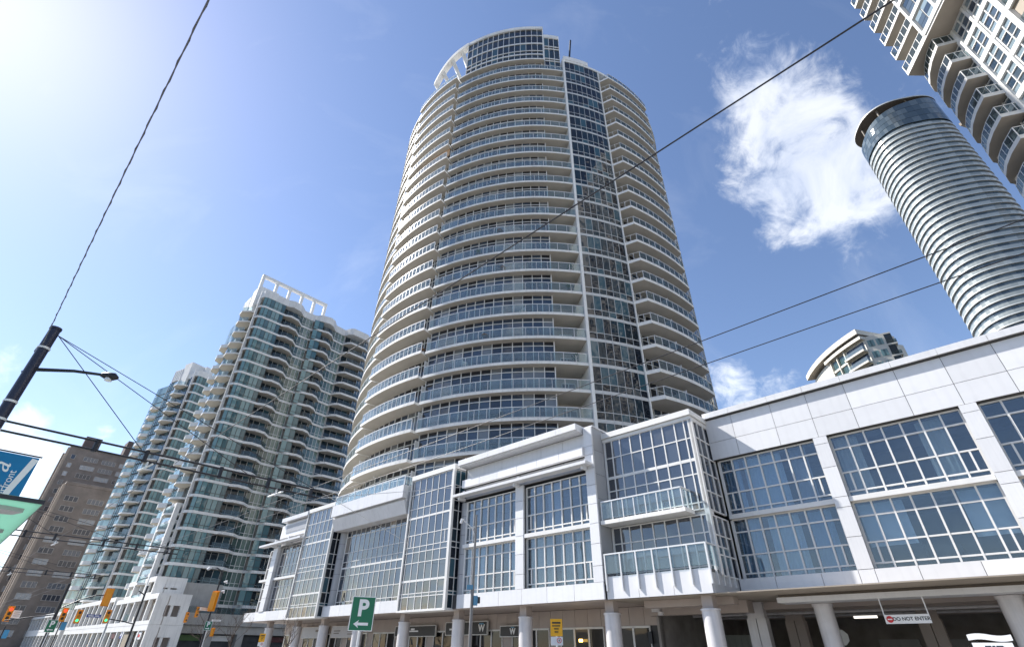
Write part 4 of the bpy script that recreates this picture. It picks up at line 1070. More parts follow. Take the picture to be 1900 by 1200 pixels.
# ================================================================== BROWN BRICK TOWERS in the distance
def brown_tower(label, az, d, w, dp, h, steps=(), blocks=(), piers=5):
    """corner nearest the street at the origin: side wall runs along +y, street wall along -x"""
    p = azel(az, 0) * d
    t = thing('brick_tower', label, 'tower', (p.x, p.y, 0), RZ)
    b = MB(); b.box(-w, 0, 0, dp, 0, h); b.build('wall', MAT['brown_brick'], t)
    for x0, x1, y0, y1, z0, z1 in steps:
        b = MB(); b.box(x0, x1, y0, y1, z0, z1); b.build('stepped_wing', MAT['brown_brick'], t)
    for x0, x1, y0, y1, z0, z1 in blocks:
        b = MB(); b.box(x0, x1, y0, y1, z0, z1); b.build('roof_block', MAT['dark_brick'], t)
    r = random.Random(int(d)); n = int(h / 3.0)
    lay = []; y = 1.2
    while y < dp - 3:
        ww = r.choice((4.2, 2.6, 1.2, 3.4)); lay.append((y, ww)); y += ww + r.choice((1.3, 1.8, 2.6))
    um = unit_box('g_brown_o')
    bars = {}
    for k in range(1, n):
        z = k * 3.0
        for y, ww in lay:
            o = put('window', um, t, (.0, y + ww / 2, z + 1.5), 0, (.12, ww, 1.45))
            if ww not in bars:
                f = MB(); f.box(.05, .16, -ww / 2, ww / 2, -.85, -.73); nb = max(1, int(ww / 1.0))
                for j in range(nb + 1): f.box(.05, .13, -ww / 2 + ww * j / nb - .07, -ww / 2 + ww * j / nb + .07, -.73, .75)
                f.box(.05, .13, -ww / 2, ww / 2, .7, .8)
                bars[ww] = f.mesh('window_frame', [MAT['brown_frame']])
            put('window_frame', bars[ww], t, (.0, y + ww / 2, z + 1.5))
        x = -2.2
        while x > -w + 2:
            put('window', um, t, (x - .9, 0, z + 1.5), 0, (2.6, .12, 1.5)); x -= 4.8
        for x0, x1, y0, y1, z0, z1 in steps:
            if z + 3 < z1: put('window', um, t, ((x0 + x1) / 2, y0, z + 1.5), 0, (min(3.0, x1 - x0 - 1.5), .12, 1.5))
    for i in range(piers):
        x = -.1 - i * (w - .5) / max(1, piers - 1)
        for dx in (0, 1.1):
            p = MB(); p.box(x - dx - .55, x - dx, -.7, .1, 0, h - (0 if i < 2 else 7)); p.build('pier', MAT['brown_brick_light'], t)
    p = MB(); p.box(-w, .15, -.15, dp, h, h + .9); p.build('roof_parapet', MAT['brown_brick'], t)
    return t
mat('dark_brick', (.115, .09, .085), .85, 0, .1, .6); mat('brown_frame', (.42, .39, .36), .7)
glass_mat('g_brown_o', (.05, .055, .07), (.34, .36, .38), .40, 1.6, .08, .1, mid=(.14, .15, .17))
brown_tower('dark brown brick apartment tower with dark roof blocks beyond the teal towers', -42.5, 235, 10, 60, 61.5, ((-16, -10.1, 1.5, 40, 0, 53), (-24, -16.1, 3, 40, 0, 46)), ((-5, -2, 3, 8, 62.4, 67), (-9, -3, 16, 27, 62.4, 69)), 2)
t = brown_tower('lower brown brick wing with pale piers in front of the brown tower', -41.6, 212, 12, 50, 44.5, ((-22, -12.1, 1, 40, 0, 38),), (), 3)
b = MB(); b.box(-6, -.8, 14, 36, 45, 55); b.build('blank_wall', MAT['brown_brick'], t)

# ================================================================== WHITE CONDO high on the right
wc_u = Vector((.3, .954)); WCO = Vector((45.2, 26.3))
wcr = math.atan2(wc_u.y, wc_u.x) - math.pi / 2     # local +y runs along the face away from the viewer, -x points outwards
wc = thing('white_condo', 'tall white gridded condominium with brown balcony soffits rising behind the podium', 'tower', (WCO.x, WCO.y, 0), wcr)
FW = 3.02; ZSO = 54.9
# window grid of the lower face (outwards is -x, y along the face)
def wc_face(y0, y1, x, z0, nf, nb, loggia=()):
    bw = (y1 - y0) / nb
    for k in range(nf + 1):
        b = MB(); z = z0 + k * FW; b.box(x - .28, x + .1, y0, y1, z - .28, z + .28); b.build('spandrel_band', wc_white, wc)
    for i in range(nb + 1):
        y = y0 + bw * i; w = .26 if i % 2 == 0 else .14
        b = MB(); b.box(x - .34, x + .1, y - w, y + w, z0, z0 + nf * FW); b.build('pier', wc_white, wc)
    h = bw / 2 - .2; gl = MB(); fr = MB()
    for yy in (-h, 0, h): fr.box(x - .2, x, yy - .05, yy + .05, .28, FW - .28)
    for zz in (1.05, 2.0): fr.box(x - .18, x, -h, h, zz - .04, zz + .04)
    for ya, yb in ((-h, 0), (0, h)):
        for za, zb in ((.28, 1.05), (1.05, 2.0), (2.0, FW - .28)): gl.box(x - .08, x - .04, ya + .05, yb - .05, za, zb)
    gm = gl.mesh('window', [MAT['g_white']]); fm = fr.mesh('window_frame', [white_frame])
    lg = MB(); lg.box(x + .02, x + .04, -h, h, .28, FW - .28); lg.box(x - .1, x + .02, -h, h, FW - .36, FW - .3); lg.box(x - .1, x, -h, -h + .06, .28, FW - .28); lgm = lg.mesh('loggia', [soffit_brown])
    rl = MB(); rl.box(x - .14, x - .1, -h, h, .3, 1.2); rlm = rl.mesh('loggia_railing', [g_rail_d])
    for k in range(nf):
        for i in range(nb):
            p = (0, y0 + bw * (i + .5), z0 + k * FW)
            if (i % 5) in loggia: o = put('loggia', lgm, wc, p); put('loggia_railing', rlm, o)
            else: o = put('window', gm, wc, p); put('window_frame', fm, o)
wc_white = mat('condo_white', (.64, .635, .615), .6, 0, .05, .8, stain=.08)
wc_face(-40, 3.3, 0.0, ZSO - 15 * FW, 15, 18, (3,))
b = MB(); b.box(.05, 26, -40, 3.4, 0, 106); b.build('core_wall', wc_white, wc)
# overhanging upper part, slightly splayed
sof = [(.4, 3.4), (-2.85, 2.4), (-.1, -26), (.4, -26)]
b = MB(); b.prism(sof, ZSO - .25, ZSO + .35, 0, 1); b.build('overhang_slab', [wc_white, soffit_brown], wc)
NF2 = 17
for k in range(1, NF2):
    z = ZSO + k * 3.07
    b = MB(); b.prism([(.4, 3.4), (-2.85, 2.4), (-2.45, -1.6), (.4, -1.6)], z - .2, z + .2, 0, 1); b.build('balcony_slab', [wc_white, soffit_brown], wc)
for k in range(NF2):
    z = ZSO + k * 3.07 + .3
    b = MB(); wall_run(b, (-2.8, 2.36), (-2.42, -1.5), z, z + 1.0, 5, .04, 0, .05); wall_run(b, (.3, 3.3), (-2.8, 2.36), z, z + 1.0, 4, .04, 0, .05)
    o = b.build('railing_glass', g_rail_d, wc)
    b = MB(); mull_run(b, (-2.42, -1.5), (-2.82, 2.36), z, z + 1.05, 5, .06, .05, zs=(z + 1.05,)); mull_run(b, (-2.82, 2.36), (.3, 3.32), z, z + 1.05, 4, .06, .05, zs=(z + 1.05,)); b.build('railing', white_frame, o)
# upper splayed wall: solid body plus window grid along the splay
b = MB(); b.prism([(.35, -1.7), (-2.3, -1.7), (.05, -26), (.35, -26)], ZSO + .35, 106); b.build('upper_wall', wc_white, wc)
p0, p1 = Vector((-2.36, -1.75)), Vector((-.05, -25.5)); dv = (p1 - p0)
gl = MB(); fr = MB()
for k in range(NF2 - 1):
    z = ZSO + k * 3.07
    for i in range(9):
        a = p0 + dv * (i + .07) / 9; c = p0 + dv * (i + .93) / 9; m_ = (a + c) / 2
        for u_, v_ in ((a, m_), (m_, c)):
            for za, zb in ((.75, 1.4), (1.45, 2.15), (2.2, 2.85)): wall_run(gl, v_, u_, z + za, z + zb, 1, .06, 0, .06)
    wall_run(fr, p1, p0, z + .0, z + .55, 1, .45); 
for i in range(10):
    a = p0 + dv * (i - .05) / 9; c = p0 + dv * (i + .05) / 9; wall_run(fr, c, a, ZSO + .2, 106, 1, .5)
gl.build('window_panes', MAT['g_white'], wc, kind='stuff'); fr.build('facade_grid', wc_white, wc)
# rounded balconies wrapping the far corner below the overhang
bp = [(.4, -1.4), (-2.0, -1.4), (-1.95, .2), (-1.7, 1.6), (-1.2, 3.0), (-.4, 4.1), (.6, 4.6), (.6, 3.3)]
b = MB(); b.prism(bp, -.22, .22, 0, 1); mb1 = b.mesh('balcony_slab', [wc_white, soffit_brown])
b = MB()
for a, c in zip(bp[1:6], bp[2:7]): wall_run(b, (c[0] * .97, c[1] * .97), (a[0] * .97, a[1] * .97), .25, 1.2, 2, .04, 0, .05)
wall_run(b, (-1.94, -1.36), (.1, -1.36), .25, 1.2, 3, .04, 0, .05); mb2 = b.mesh('railing', [g_rail_d])
b = MB()
for a, c in zip(bp[1:6], bp[2:7]): mull_run(b, (a[0] * .97, a[1] * .97), (c[0] * .97, c[1] * .97), .22, 1.25, 2, .06, .04, zs=(1.25,))
mull_run(b, (.1, -1.38), (-1.94, -1.38), .22, 1.25, 3, .06, .04, zs=(1.25,)); mb3 = b.mesh('railing_frame', [white_frame])
for k in range(14):
    z = ZSO - 1.6 - k * 2.98
    put('balcony_slab', mb1, wc, (0, 0, z)); put('railing', mb2, wc, (0, 0, z)); put('railing_frame', mb3, wc, (0, 0, z))
# far wing with tall pale fins
b = MB(); b.box(3.0, 16, 3.5, 7.6, 0, 50.2); b.build('wing_wall', wc_white, wc)
b = MB(); b.prism([(3.0, 7.9), (1.9, 7.2), (3.2, 6.0)], 50.3, 50.7, 0, 0); b.build('wing_soffit', soffit_brown, wc)
gl = MB(); fr = MB()
for k in range(16):
    gl.box(2.92, 3.0, 3.5, 7.6, 2 + k * 3.02, 2 + k * 3.02 + 1.9); gl.box(3.2, 15, 7.6, 7.66, 2 + k * 3.02, 2 + k * 3.02 + 1.9)
for y in (4.2, 5.3, 6.4, 7.5): fr.box(2.7, 3.0, y - .12, y + .12, 0, 50.2)
gl.build('window_panes', MAT['g_white'], wc, kind='stuff'); fr.build('fin', wc_white, wc)

# ================================================================== BANDED GLASS TOWER
IC = azel(52.2, 0) * 204
it = thing('banded_tower', 'very tall rounded glass tower wrapped in pale balcony bands under a slanted dark crown', 'tower', (IC.x, IC.y, 0), R_(-52.2))
def sup(a, b_, n, k=48, rot=0.0, e=2.6):
    o = []
    for i in range(k):
        t = 2 * math.pi * i / k; c, s = math.cos(t), math.sin(t)
        x = a * math.copysign(abs(c) ** (2 / e), c); y = b_ * math.copysign(abs(s) ** (2 / e), s)
        o.append((x * math.cos(rot) - y * math.sin(rot), x * math.sin(rot) + y * math.cos(rot)))
    return o
ice_pale = mat('ice_pale', (.55, .56, .55), .4, 0, .06, .3); ice_band = glass_mat('ice_band', (.27, .30, .30), (.42, .45, .44), .4, 1.45, .12, .1, island=True)
mat('crown_soffit', (.13, .11, .09), .7)
NI = 62; FI = 2.75
for k in range(NI):
    z = 4 + k * FI; ro = R_(24 + .23 * k)
    b = MB(); b.prism(sup(14.0, 11.8, 0, 56, ro), z, z + .3, 0, 0); b.build('floor_slab', [ice_pale, soffit_brown], it, smooth=30)
    b = MB(); P = sup(13.9, 11.7, 0, 56, ro)
    for p, q in zip(P, P[1:] + P[:1]):
        b.hexa([(*v, zz) for zz in (z + .3, z + 1.5) for v in (Vector(q), Vector(p), Vector(p) * .995, Vector(q) * .995)])
    b.build('balcony_band', ice_band, it)
    b = MB(); P = sup(13.55, 11.35, 0, 44, ro)
    for p, q in zip(P, P[1:] + P[:1]): b.hexa([(*v, zz) for zz in (z + .3, z + FI) for v in (Vector(q), Vector(p), Vector(p) * .99, Vector(q) * .99)])
    b.build('window_band', MAT['g_ice'], it)
zt = 4 + NI * FI; ro = R_(24 + .23 * NI)
P0 = sup(14.0, 11.8, 0, 56, ro)
# the glass crown is cut on a slant and capped by a flat roof with a deep soffit
def top(x): return zt + 11.0 + .25 * x
b = MB()
for i, (p, q) in enumerate(zip(P0, P0[1:] + P0[:1])):
    for j in range(4):
        f0, f1 = j / 4, (j + 1) / 4
        zp0, zp1 = zt + (top(p[0]) - zt) * f0, zt + (top(p[0]) - zt) * f1; zq0, zq1 = zt + (top(q[0]) - zt) * f0, zt + (top(q[0]) - zt) * f1
        b.hexa([(*Vector(q), zq0), (*Vector(p), zp0), (*(Vector(p) * .985), zp0), (*(Vector(q) * .985), zq0), (*Vector(q), zq1 - .15), (*Vector(p), zp1 - .15), (*(Vector(p) * .985), zp1 - .15), (*(Vector(q) * .985), zq1 - .15)])
b.build('crown_glass', MAT['g_ice'], it)
b = MB(); b.prism(sup(13.2, 11.0, 0, 40, ro), zt, zt + 8); b.build('crown_core', MAT['joint_dark'], it)
b = MB(); n = 56; lo = []; hi = []
for x, y in sup(14.15, 11.95, 0, n, ro):
    lo.append(b.vert(x, y, zt + 14.8)); hi.append(b.vert(x, y, zt + 15.4))
b.face(lo[::-1], 1); b.face(hi)
for i in range(n): b.face([lo[i], lo[(i + 1) % n], hi[(i + 1) % n], hi[i]])
b.build('crown_roof', [ice_pale, MAT['crown_soffit']], it)
for i in range(0, 56, 7):
    x, y = P0[i]; b = MB(); b.tube([(x * .9, y * .9, zt + 6), (x * .9, y * .9, zt + 14.9)], .4, 6); b.build('crown_post', MAT['crown_soffit'], it)

# ================================================================== SMALL CURVED BUILDING over the podium roof
CBX, CBY = 84.0, 100.0
cb = thing('curved_condo', 'cream condominium with long curved roof edge and stacked balconies above the podium roof', 'tower', (CBX, CBY, 0))
cream = mat('cream', (.60, .57, .50), .7, 0, .06, .4)
KX, KY, H0 = 125.6 - CBX, 110.5 - CBY, 66.0
def cp(r, a): x, y = pol(r, a); return (KX + x, KY + y)
b = MB(); b.arc(30, 42.3, -107, -75.6, 0, H0 - .6, 36, cx=KX, cy=KY); b.build('wall', cream, cb, smooth=30)
b = MB(); b.arc(32, 43.9, -108, -75.2, H0 + .2, H0 + 1.5, 40, 0, 1, cx=KX, cy=KY); b.build('roof_edge', [cream, soffit_brown], cb, smooth=30)
b = MB(); b.arc(32, 43.4, -93, -75.3, H0 - 1.1, H0 - .3, 24, 0, 1, cx=KX, cy=KY); b.build('roof_edge', [cream, soffit_brown], cb, smooth=30)
for k in range(8):
    z = H0 - 4.2 - k * 3.0
    for i in range(6):
        a0 = -90.6 + i * 1.12
        b = MB(); b.hexa([(*cp(rr, aa), zz) for zz in (z + .4, z + 2.7) for rr, aa in ((42.3, a0), (42.3, a0 + 1.0), (42.4, a0 + 1.0), (42.4, a0))]); b.build('window', MAT['g_green'], cb)
    b = MB(); b.arc(42.3, 42.65, -91, -83.8, z - .15, z + .35, 10, cx=KX, cy=KY); b.build('spandrel_band', cream, cb)
    b = MB(); b.arc(42.2, 43.6, -83.4, -75.6, z - .1, z + .35, 10, 0, 1, cx=KX, cy=KY); b.build('balcony_slab', [cream, soffit_brown], cb)
    b = MB(); b.arc(43.45, 43.5, -83.4, -75.6, z + .35, z + 1.35, 10, cx=KX, cy=KY); b.build('railing', g_rail, cb)
    b = MB(); b.arc(42.3, 42.36, -83, -76, z + .4, z + 2.6, 8, cx=KX, cy=KY); b.build('window', MAT['g_strip_i'], cb)
for a in (-91.2, -87.4, -83.7):
    b = MB(); b.hexa([(*cp(rr, aa), zz) for zz in (20, H0 - .5) for rr, aa in ((42.3, a - .18), (42.3, a + .18), (42.85, a + .18), (42.85, a - .18))]); b.build('pier', cream, cb)
# square end block turned towards the street
e0, e1 = Vector((.9, .0)), Vector((5.6, -2.7)); ed = (e1 - e0).normalized(); en = Vector((ed.y, -ed.x))
def ep(u, v): return e0 + ed * u + en * v
b = MB(); b.prism([ep(0, 0), ep(5.4, 0), ep(5.4, -14), ep(0, -14)], 0, H0 - .4); b.build('side_wall', cream, cb)
for k in range(8):
    z = H0 - 3.6 - k * 3.0
    for u in (.35, 2.1):
        b = MB(); wall_run(b, ep(u, .03), ep(u + 1.35, .03), z + .4, z + 2.1, 3, .08, 0, .04); b.build('window', MAT['g_teal'], cb)
    b = MB(); b.prism([ep(3.9, .1), ep(5.9, .1), ep(5.9, -4), ep(3.9, -.4)], z - .1, z + .25, 0, 1); b.build('balcony_slab', [cream, soffit_brown], cb)
    b = MB(); wall_run(b, ep(3.9, .08), ep(5.9, .08), z + .25, z + 1.2, 2, .04); wall_run(b, ep(5.88, .08), ep(5.88, -4), z + .25, z + 1.2, 3, .04); b.build('railing', g_rail_d, cb)
    b = MB(); wall_run(b, ep(3.95, .02), ep(5.35, .02), z + .3, z + 2.8, 2, .06); b.build('window', MAT['g_strip_i'], cb)

# ================================================================== STREETCAR POLE, BANNER, WIRES
PS, PQ = -15.85, -.4
def wire(name, label, pts, r, m=dark_metal, cat='wire', sag=0.0, n=14, twist=0.0, group=None):
    P = []
    for (a, c) in zip(pts, pts[1:]):
        a, c = Vector(a), Vector(c)
        for i in range(n + (1 if c == Vector(pts[-1]) else 0)):
            t = i / n; p = a.lerp(c, t); p.z -= sag * 4 * t * (1 - t); P.append(p)
    base = P[0].copy(); b = MB(base.x, base.y, base.z); b.tube(P, r, 6)
    if twist:
        q = []
        for i, p in enumerate(P):
            for j in range(1): q.append(p + Vector((math.cos(i * 1.9), math.sin(i * 1.9), math.sin(i * 1.9)) ) * twist)
        b.tube(q, r * .8, 6)
    o = b.build(name, m); o.location = base; o['label'] = label; o['category'] = cat
    if group: o['group'] = group
    return o
def utility_pole(label, s, q, h, r, lamp, arm_z=5.9, arm_len=8.0, clamp=True):
    t = thing('streetcar_pole', label, 'pole', W(s, q), RZ)
    b = MB(); b.tube([(0, 0, 0), (0, 0, h)], [r * 1.12, r], 20); b.build('shaft', navy_paint, t, smooth=40)
    b = MB(); b.cyl(0, 0, h, h + .06, r * 1.12, 20); b.build('cap', navy_paint, t)
    b = MB()
    for z in (h - .55, arm_z + .12, arm_z - .12, h - 2.0): b.cyl(0, 0, z - .025, z + .025, r * 1.16, 20)
    b.build('band_clamp', rail_metal, t)
    # cantilever arm: two parallel rods
    b = MB()
    for dz in (.11, -.11): b.tube([(0, .1, arm_z + dz), (0, arm_len, arm_z + dz)], .027, 8)
    for y in (1.9, 3.0, 4.9, 6.3, 7.7): b.tube([(0, y, arm_z - .16), (0, y, arm_z + .16)], .055, 8)
    b.build('cantilever_arm', dark_metal, t)
    b = MB()
    for y, dx in ((2.9, -.05), (5.6, .05), (7.8, 0)): b.tube([(0, r, h - .12), (dx, y, arm_z + .12)], .010, 6)
    b.build('stay_rod', dark_metal, t)
    b = MB()
    for y in (3.1,): b.tube([(0, y, arm_z - .12), (0, y, arm_z - .32)], .03, 6); b.tube([(-.35, y - .06, arm_z - .3), (.35, y + .06, arm_z - .24)], .025, 6)
    b.build('wire_hanger', rail_metal, t)
    b = MB(); y = 6.6; b.tube([(0, y, arm_z - .12), (0, y, arm_z - .32)], .03, 6); b.tube([(-.35, y - .06, arm_z - .3), (.35, y + .06, arm_z - .24)], .025, 6); b.build('wire_hanger', rail_metal, t)
    if lamp:
        b = MB(); lz = h - 1.12
        b.tube([(0, 0, lz - .02), (.5, .75, lz + .05), (.85, 1.3, lz + .03)], [.05, .04, .035], 8); b.build('lamp_arm', dark_metal, t)
        b = MB(); b.tube([(.8, 1.25, lz + .03), (.86, 1.33, lz + .03), (.98, 1.5, lz + .01), (1.04, 1.58, lz - .02)], [.035, .085, .10, .04], 14); lh = b.build('lamp_head', dark_metal, t, smooth=60)
        b = MB(); b.cyl(.93, 1.43, lz - .11, lz - .05, .08, 14); b.build('lens', rail_metal, lh)
    if clamp:
        b = MB(); b.tube([(-r, -.1, h - .5), (-r - .22, -.12, h - .55)], .03, 6); b.tube([(-r, -.1, h - 1.2), (-r - .2, -.1, h - 1.15)], .04, 6)
        b.tube([(-r - .2, -.12, h - .55), (-r - .28, -.1, h - .8), (-r - .18, -.1, h - 1.15), (-r - .3, -.1, h - 1.4), (-r - .2, -.1, h - 1.7)], .012, 6); b.build('wire_clamp', dark_metal, t)
    return t
utility_pole('thick navy streetcar pole with cobra street lamp and cantilever wire arm', PS, PQ, 8.45, .115, True)
utility_pole('second navy streetcar pole along the track, with a wire arm', -32.2, .2, 7.4, .14, False, 5.9, 8.2, False)
utility_pole('third navy streetcar pole along the track, far off, with a wire arm', -49, .4, 7.4, .14, False, 5.9, 8.0, False)
ga = 'overhead streetcar wires'
for q, lab in ((3.1, 'black overhead streetcar wire over the nearest track, crossing the round tower'), (6.6, 'black overhead streetcar wire over the middle track'), (7.32, 'black overhead streetcar wire over the farther track')):
    wire('streetcar_wire', lab, [W(30, q, 5.88), W(PS, q, 5.62), W(-32.2, q, 5.62), W(-49, q, 5.62), W(-120, q, 5.6)], .007 if q > 4 else .008, sag=.04)
wire('twisted_cable', 'twisted grey cable running from the thick navy pole top overhead', [W(PS - .25, PQ - .05, 7.95), W(-4.7, -.55, 8.2), W(14, -.6, 8.4)], .009, mat('cable_grey', (.11, .11, .13), .5), 'cable', sag=.08, n=60, twist=.011)
wire('span_wire', 'thin span wire from the cantilever arm end towards the round tower', [W(PS, 7.7, 5.95), W(-24, 17.0, 6.6), W(-33, 25.0, 7.2)], .008, rail_metal)
wire('span_wire', 'thin pale span wire sloping from the arm end up to the podium front', [W(PS, 7.7, 5.8), W(-14.5, 12.5, 6.9)], .010, rail_metal)
wire('span_wire', 'thin dark guy wire from the second pole arm to the street lamp', [W(-32.2, 8.2, 6.0), W(-40, 16, 7.0)], .01)

UPR = Matrix(((0, 0, 1), (0, -1, 0), (1, 0, 0))).to_euler()      # lettering reads upwards
bn = thing('pole_banner', 'blue street banner with white script and the word Waterfront on the navy pole', 'banner', W(PS, PQ, 3.3), RZ)
# hung across the street direction: board runs along q
b = MB(); b.box(-.015, .015, .25, 1.02, 0, 2.05); b.build('cloth', banner_blue, bn)
b = MB(); b.vpoly([(.018, 1.02, 2.0), (.018, .9, 2.02), (.018, .74, 1.3), (.018, .62, .4), (.018, .7, .4), (.018, .86, 1.3)], (.004, 0, 0)); b.build('white_swoosh', sign_white, bn)
put('lettering', text_mesh('Waterfront', .19, .003, sign_white), bn, (.022, .70, 1.25), 0, rot=UPR)
put('lettering', text_mesh('a', .5, .003, sign_white, 0, shear=.3), bn, (.022, .46, 1.72), 0, rot=UPR)
b = MB(); b.tube([(0, .1, 2.08), (0, 1.06, 2.08)], .018, 8); b.tube([(0, .1, -.02), (0, 1.06, -.02)], .018, 8); b.build('banner_rod', dark_metal, bn)

# ---- shelter canopy: mint glass roof seen from below
sh = thing('shelter_canopy', 'mint green glass canopy of a streetcar stop shelter seen from below', 'shelter', W(-13, -.6), RZ)
b = MB(); b.box(-8, 4.15, -1.0, 1.2, 3.2, 3.26); b.build('roof_glass', mint_glass, sh)
b = MB(); b.box(4.15, 4.17, -1.02, 1.2, 3.205, 3.255); b.box(-8, 4.17, 1.2, 1.215, 3.205, 3.255); b.box(-8, 4.17, -1.02, -1.0, 3.205, 3.255); b.build('edge_frame', dark_metal, sh)
for x in (3.55, 1.55):
    b = MB(); b.prism([(x - .2, -.6), (x + .2, -.6), (x + .28, .9), (x + .22, 1.08), (x - .05, 1.0), (x - .22, .6)], 3.14, 3.19); b.build('roof_bracket', MAT['grey_panel'], sh)
    b = MB(); b.cyl(x + .05, .55, 3.09, 3.14, .2, 20); b.build('bracket_plate', MAT['grey_panel'], sh)
for x in (2.6, -1.2, -5.0):
    b = MB(); b.cyl(x, -.3, 0, 3.1, .07, 14); b.build('post', rail_metal, sh)
    b = MB(); b.cyl(x, -.3, 3.1, 3.19, .42, 28); b.build('post_plate', MAT['grey_panel'], sh)
    b = MB(); b.prism([(x - .15, -.3), (x + .15, -.3), (x + .55, .75), (x + .3, .92), (x - .1, .8)], 3.13, 3.19); b.prism([(x - 1.3, -.2), (x - .2, -.42), (x + .2, .3), (x - .9, .72), (x - 1.25, .5)], 3.12, 3.18); b.build('roof_bracket', MAT['grey_panel'], sh)

# ================================================================== SIGNS AND SIGNALS
def place(az, d, z=0.0):
    p = azel(az, 0) * d; return (p.x, p.y, z)
def face_rz(az, turn=0.0): return R_(-az + turn)      # local -y faces the viewer side
def p_sign(label, az, d, z0, turn=0.0, arrow=-1, post=True, h=.76, pr=.035):
    t = thing('parking_sign', label, 'sign', place(az, d), face_rz(az, turn))
    w = h * .77
    b = MB(); b.box(-w / 2, w / 2, -.01, .01, z0, z0 + h); b.build('edge', sign_white, t)
    b = MB(); k = .018; b.box(-w / 2 + k, w / 2 - k, -.014, -.009, z0 + k, z0 + h - k); b.build('plate', sign_green, t)
    put('lettering', text_mesh('P', h * .66, .003, sign_white, .018), t, (0, -.018, z0 + h * .64), 0, rot=(math.pi / 2, 0, 0))
    b = MB(); y = -.02; s = arrow; zc = z0 + h * .2
    b.vpoly([(s * w * .32, y, zc), (s * w * .10, y, zc + .085), (s * w * .14, y, zc + .03), (-s * w * .3, y, zc + .03), (-s * w * .3, y, zc - .03), (s * w * .14, y, zc - .03), (s * w * .10, y, zc - .085)], (0, .006, 0)); b.build('arrow', sign_white, t)
    if post:
        b = MB(); b.cyl(0, .05, 0, z0 + h * .9, pr, 10); b.build('post', rail_metal, t)
    return t
p_sign('large green parking sign with white P and left arrow on a steel post', -14.4, 15.0, 2.09, 4)
p_sign('small green parking sign with left arrow beside the traffic signals', -38.31, 53, 2.53, 8)
p_sign('small green parking sign with right arrow below the orange signal backplate', -27.48, 51.5, 2.86, -6, 1, h=.62)
def yellow_sign(label, az, d, z0, w, h, extra=True, post=True):
    t = thing('warning_sign', label, 'sign', place(az, d), face_rz(az))
    b = MB(); b.box(-w / 2, w / 2, -.01, .01, z0, z0 + h); b.build('plate', sign_yellow, t)
    b = MB(); b.box(-w * .36, w * .36, -.014, -.01, z0 + h * .72, z0 + h * .82)
    for zz, ww in ((.55, .34), (.38, .2), (.2, .16)): 
        for i in range(7): 
            x = -ww * w + i * ww * w * 2 / 7; b.box(x, x + ww * w * .2, -.014, -.01, z0 + h * zz, z0 + h * (zz + .09))
    b.build('lettering', black_sign, t)
    if extra:
        b = MB(); b.box(-w / 2, w / 2, -.01, .01, z0 - h * .52, z0 - .02); wp = b.build('lower_plate', sign_white, t)
        b = MB(); b.tube([(w * .2, -.016, z0 - h * .24), (w * .2, -.01, z0 - h * .24)], h * .16, 18); b.build('ring', red_paint, wp)
        b = MB(); b.tube([(w * .2, -.02, z0 - h * .24), (w * .2, -.014, z0 - h * .24)], h * .115, 18); b.build('disc', sign_white, wp)
        b = MB(); b.box(w * .15, w * .24, -.026, -.02, z0 - h * .3, z0 - h * .18); b.build('symbol', black_sign, wp)
    if post: b = MB(); b.cyl(0, .06, 0, z0 + h * .9, .035, 10); b.build('post', rail_metal, t)
    return t
yellow_sign('yellow notice sign over a white no-stopping plate before the shop windows', 4.75, 22, 2.2, .45, .56)
yellow_sign('yellow notice sign on a white post near the bare tree by the podium end', -22.86, 54, 2.18, .46, .6)
# no-entry sign hanging in the driveway
dn = thing('no_entry_sign', 'white hanging sign reading DO NOT ENTER with a red disc', 'sign', W(-4.27, 28.0, 0), RZ)
b = MB(); b.box(-.78, .78, -.03, .03, 2.8, 3.12); b.build('plate', sign_white, dn)
b = MB(); b.tube([(-.6, -.045, 2.96), (-.6, -.03, 2.96)], .12, 22); b.build('red_disc', red_paint, dn)
b = MB(); b.box(-.68, -.52, -.055, -.045, 2.94, 2.98); b.build('white_bar', sign_white, dn)
put('lettering', text_mesh('DO NOT ENTER', .175, .004, black_sign, .003), dn, (.14, -.036, 2.96), 0, rot=(math.pi / 2, 0, 0))
b = MB(); b.box(-.78, -.74, -.02, .02, 3.12, 3.72); b.box(.74, .78, -.02, .02, 3.12, 3.72); b.build('hanger', rail_metal, dn)
st = thing('stop_sign', 'octagonal stop sign seen from behind in the dark driveway', 'sign', place(29.85, 36), face_rz(29.85, 12))
b = MB(); o8 = [(.38 * math.cos(R_(22.5 + 45 * i)), 0, 2.5 + .38 * math.sin(R_(22.5 + 45 * i))) for i in range(8)]; b.vpoly(o8, (0, .02, 0)); b.build('plate', rail_metal, st)
b = MB(); b.box(-.02, .02, -.03, .0, 0, 2.85); b.build('post', rail_metal, st)
b = MB(); b.box(-.2, .2, -.01, .01, 1.85, 2.05); b.build('lower_plate', sign_white, st)
ws = thing('wave_top_sign', 'white sign with wavy top edge and dark lettering at the driveway', 'sign', place(39.7, 24), face_rz(39.7, -4))
b = MB(); b.box(-.5, .5, -.03, .03, .9, 2.08); b.build('plate', sign_white, ws)
b = MB(); top = [(-.55 + 1.1 * i / 10, 0, 2.30 + .035 * math.sin(i * .62)) for i in range(11)]; low = [(-.55 + 1.1 * i / 10, 0, 2.14 + .035 * math.sin(i * .62)) for i in range(10, -1, -1)]
b.vpoly([(x, -.03, z) for x, _, z in top + low], (0, .06, 0)); b.build('wave_cap', sign_white, ws)
b = MB()
for x0, x1 in ((-.2, -.05), (-.02, .05), (.08, .25)): b.box(x0, x1, -.04, -.03, 1.9, 2.0)
b.build('lettering', MAT['navy_paint'], ws)
b = MB(); b.box(-.42, -.36, 0, .06, 0, .9); b.box(.36, .42, 0, .06, 0, .9); b.build('post', rail_metal, ws)

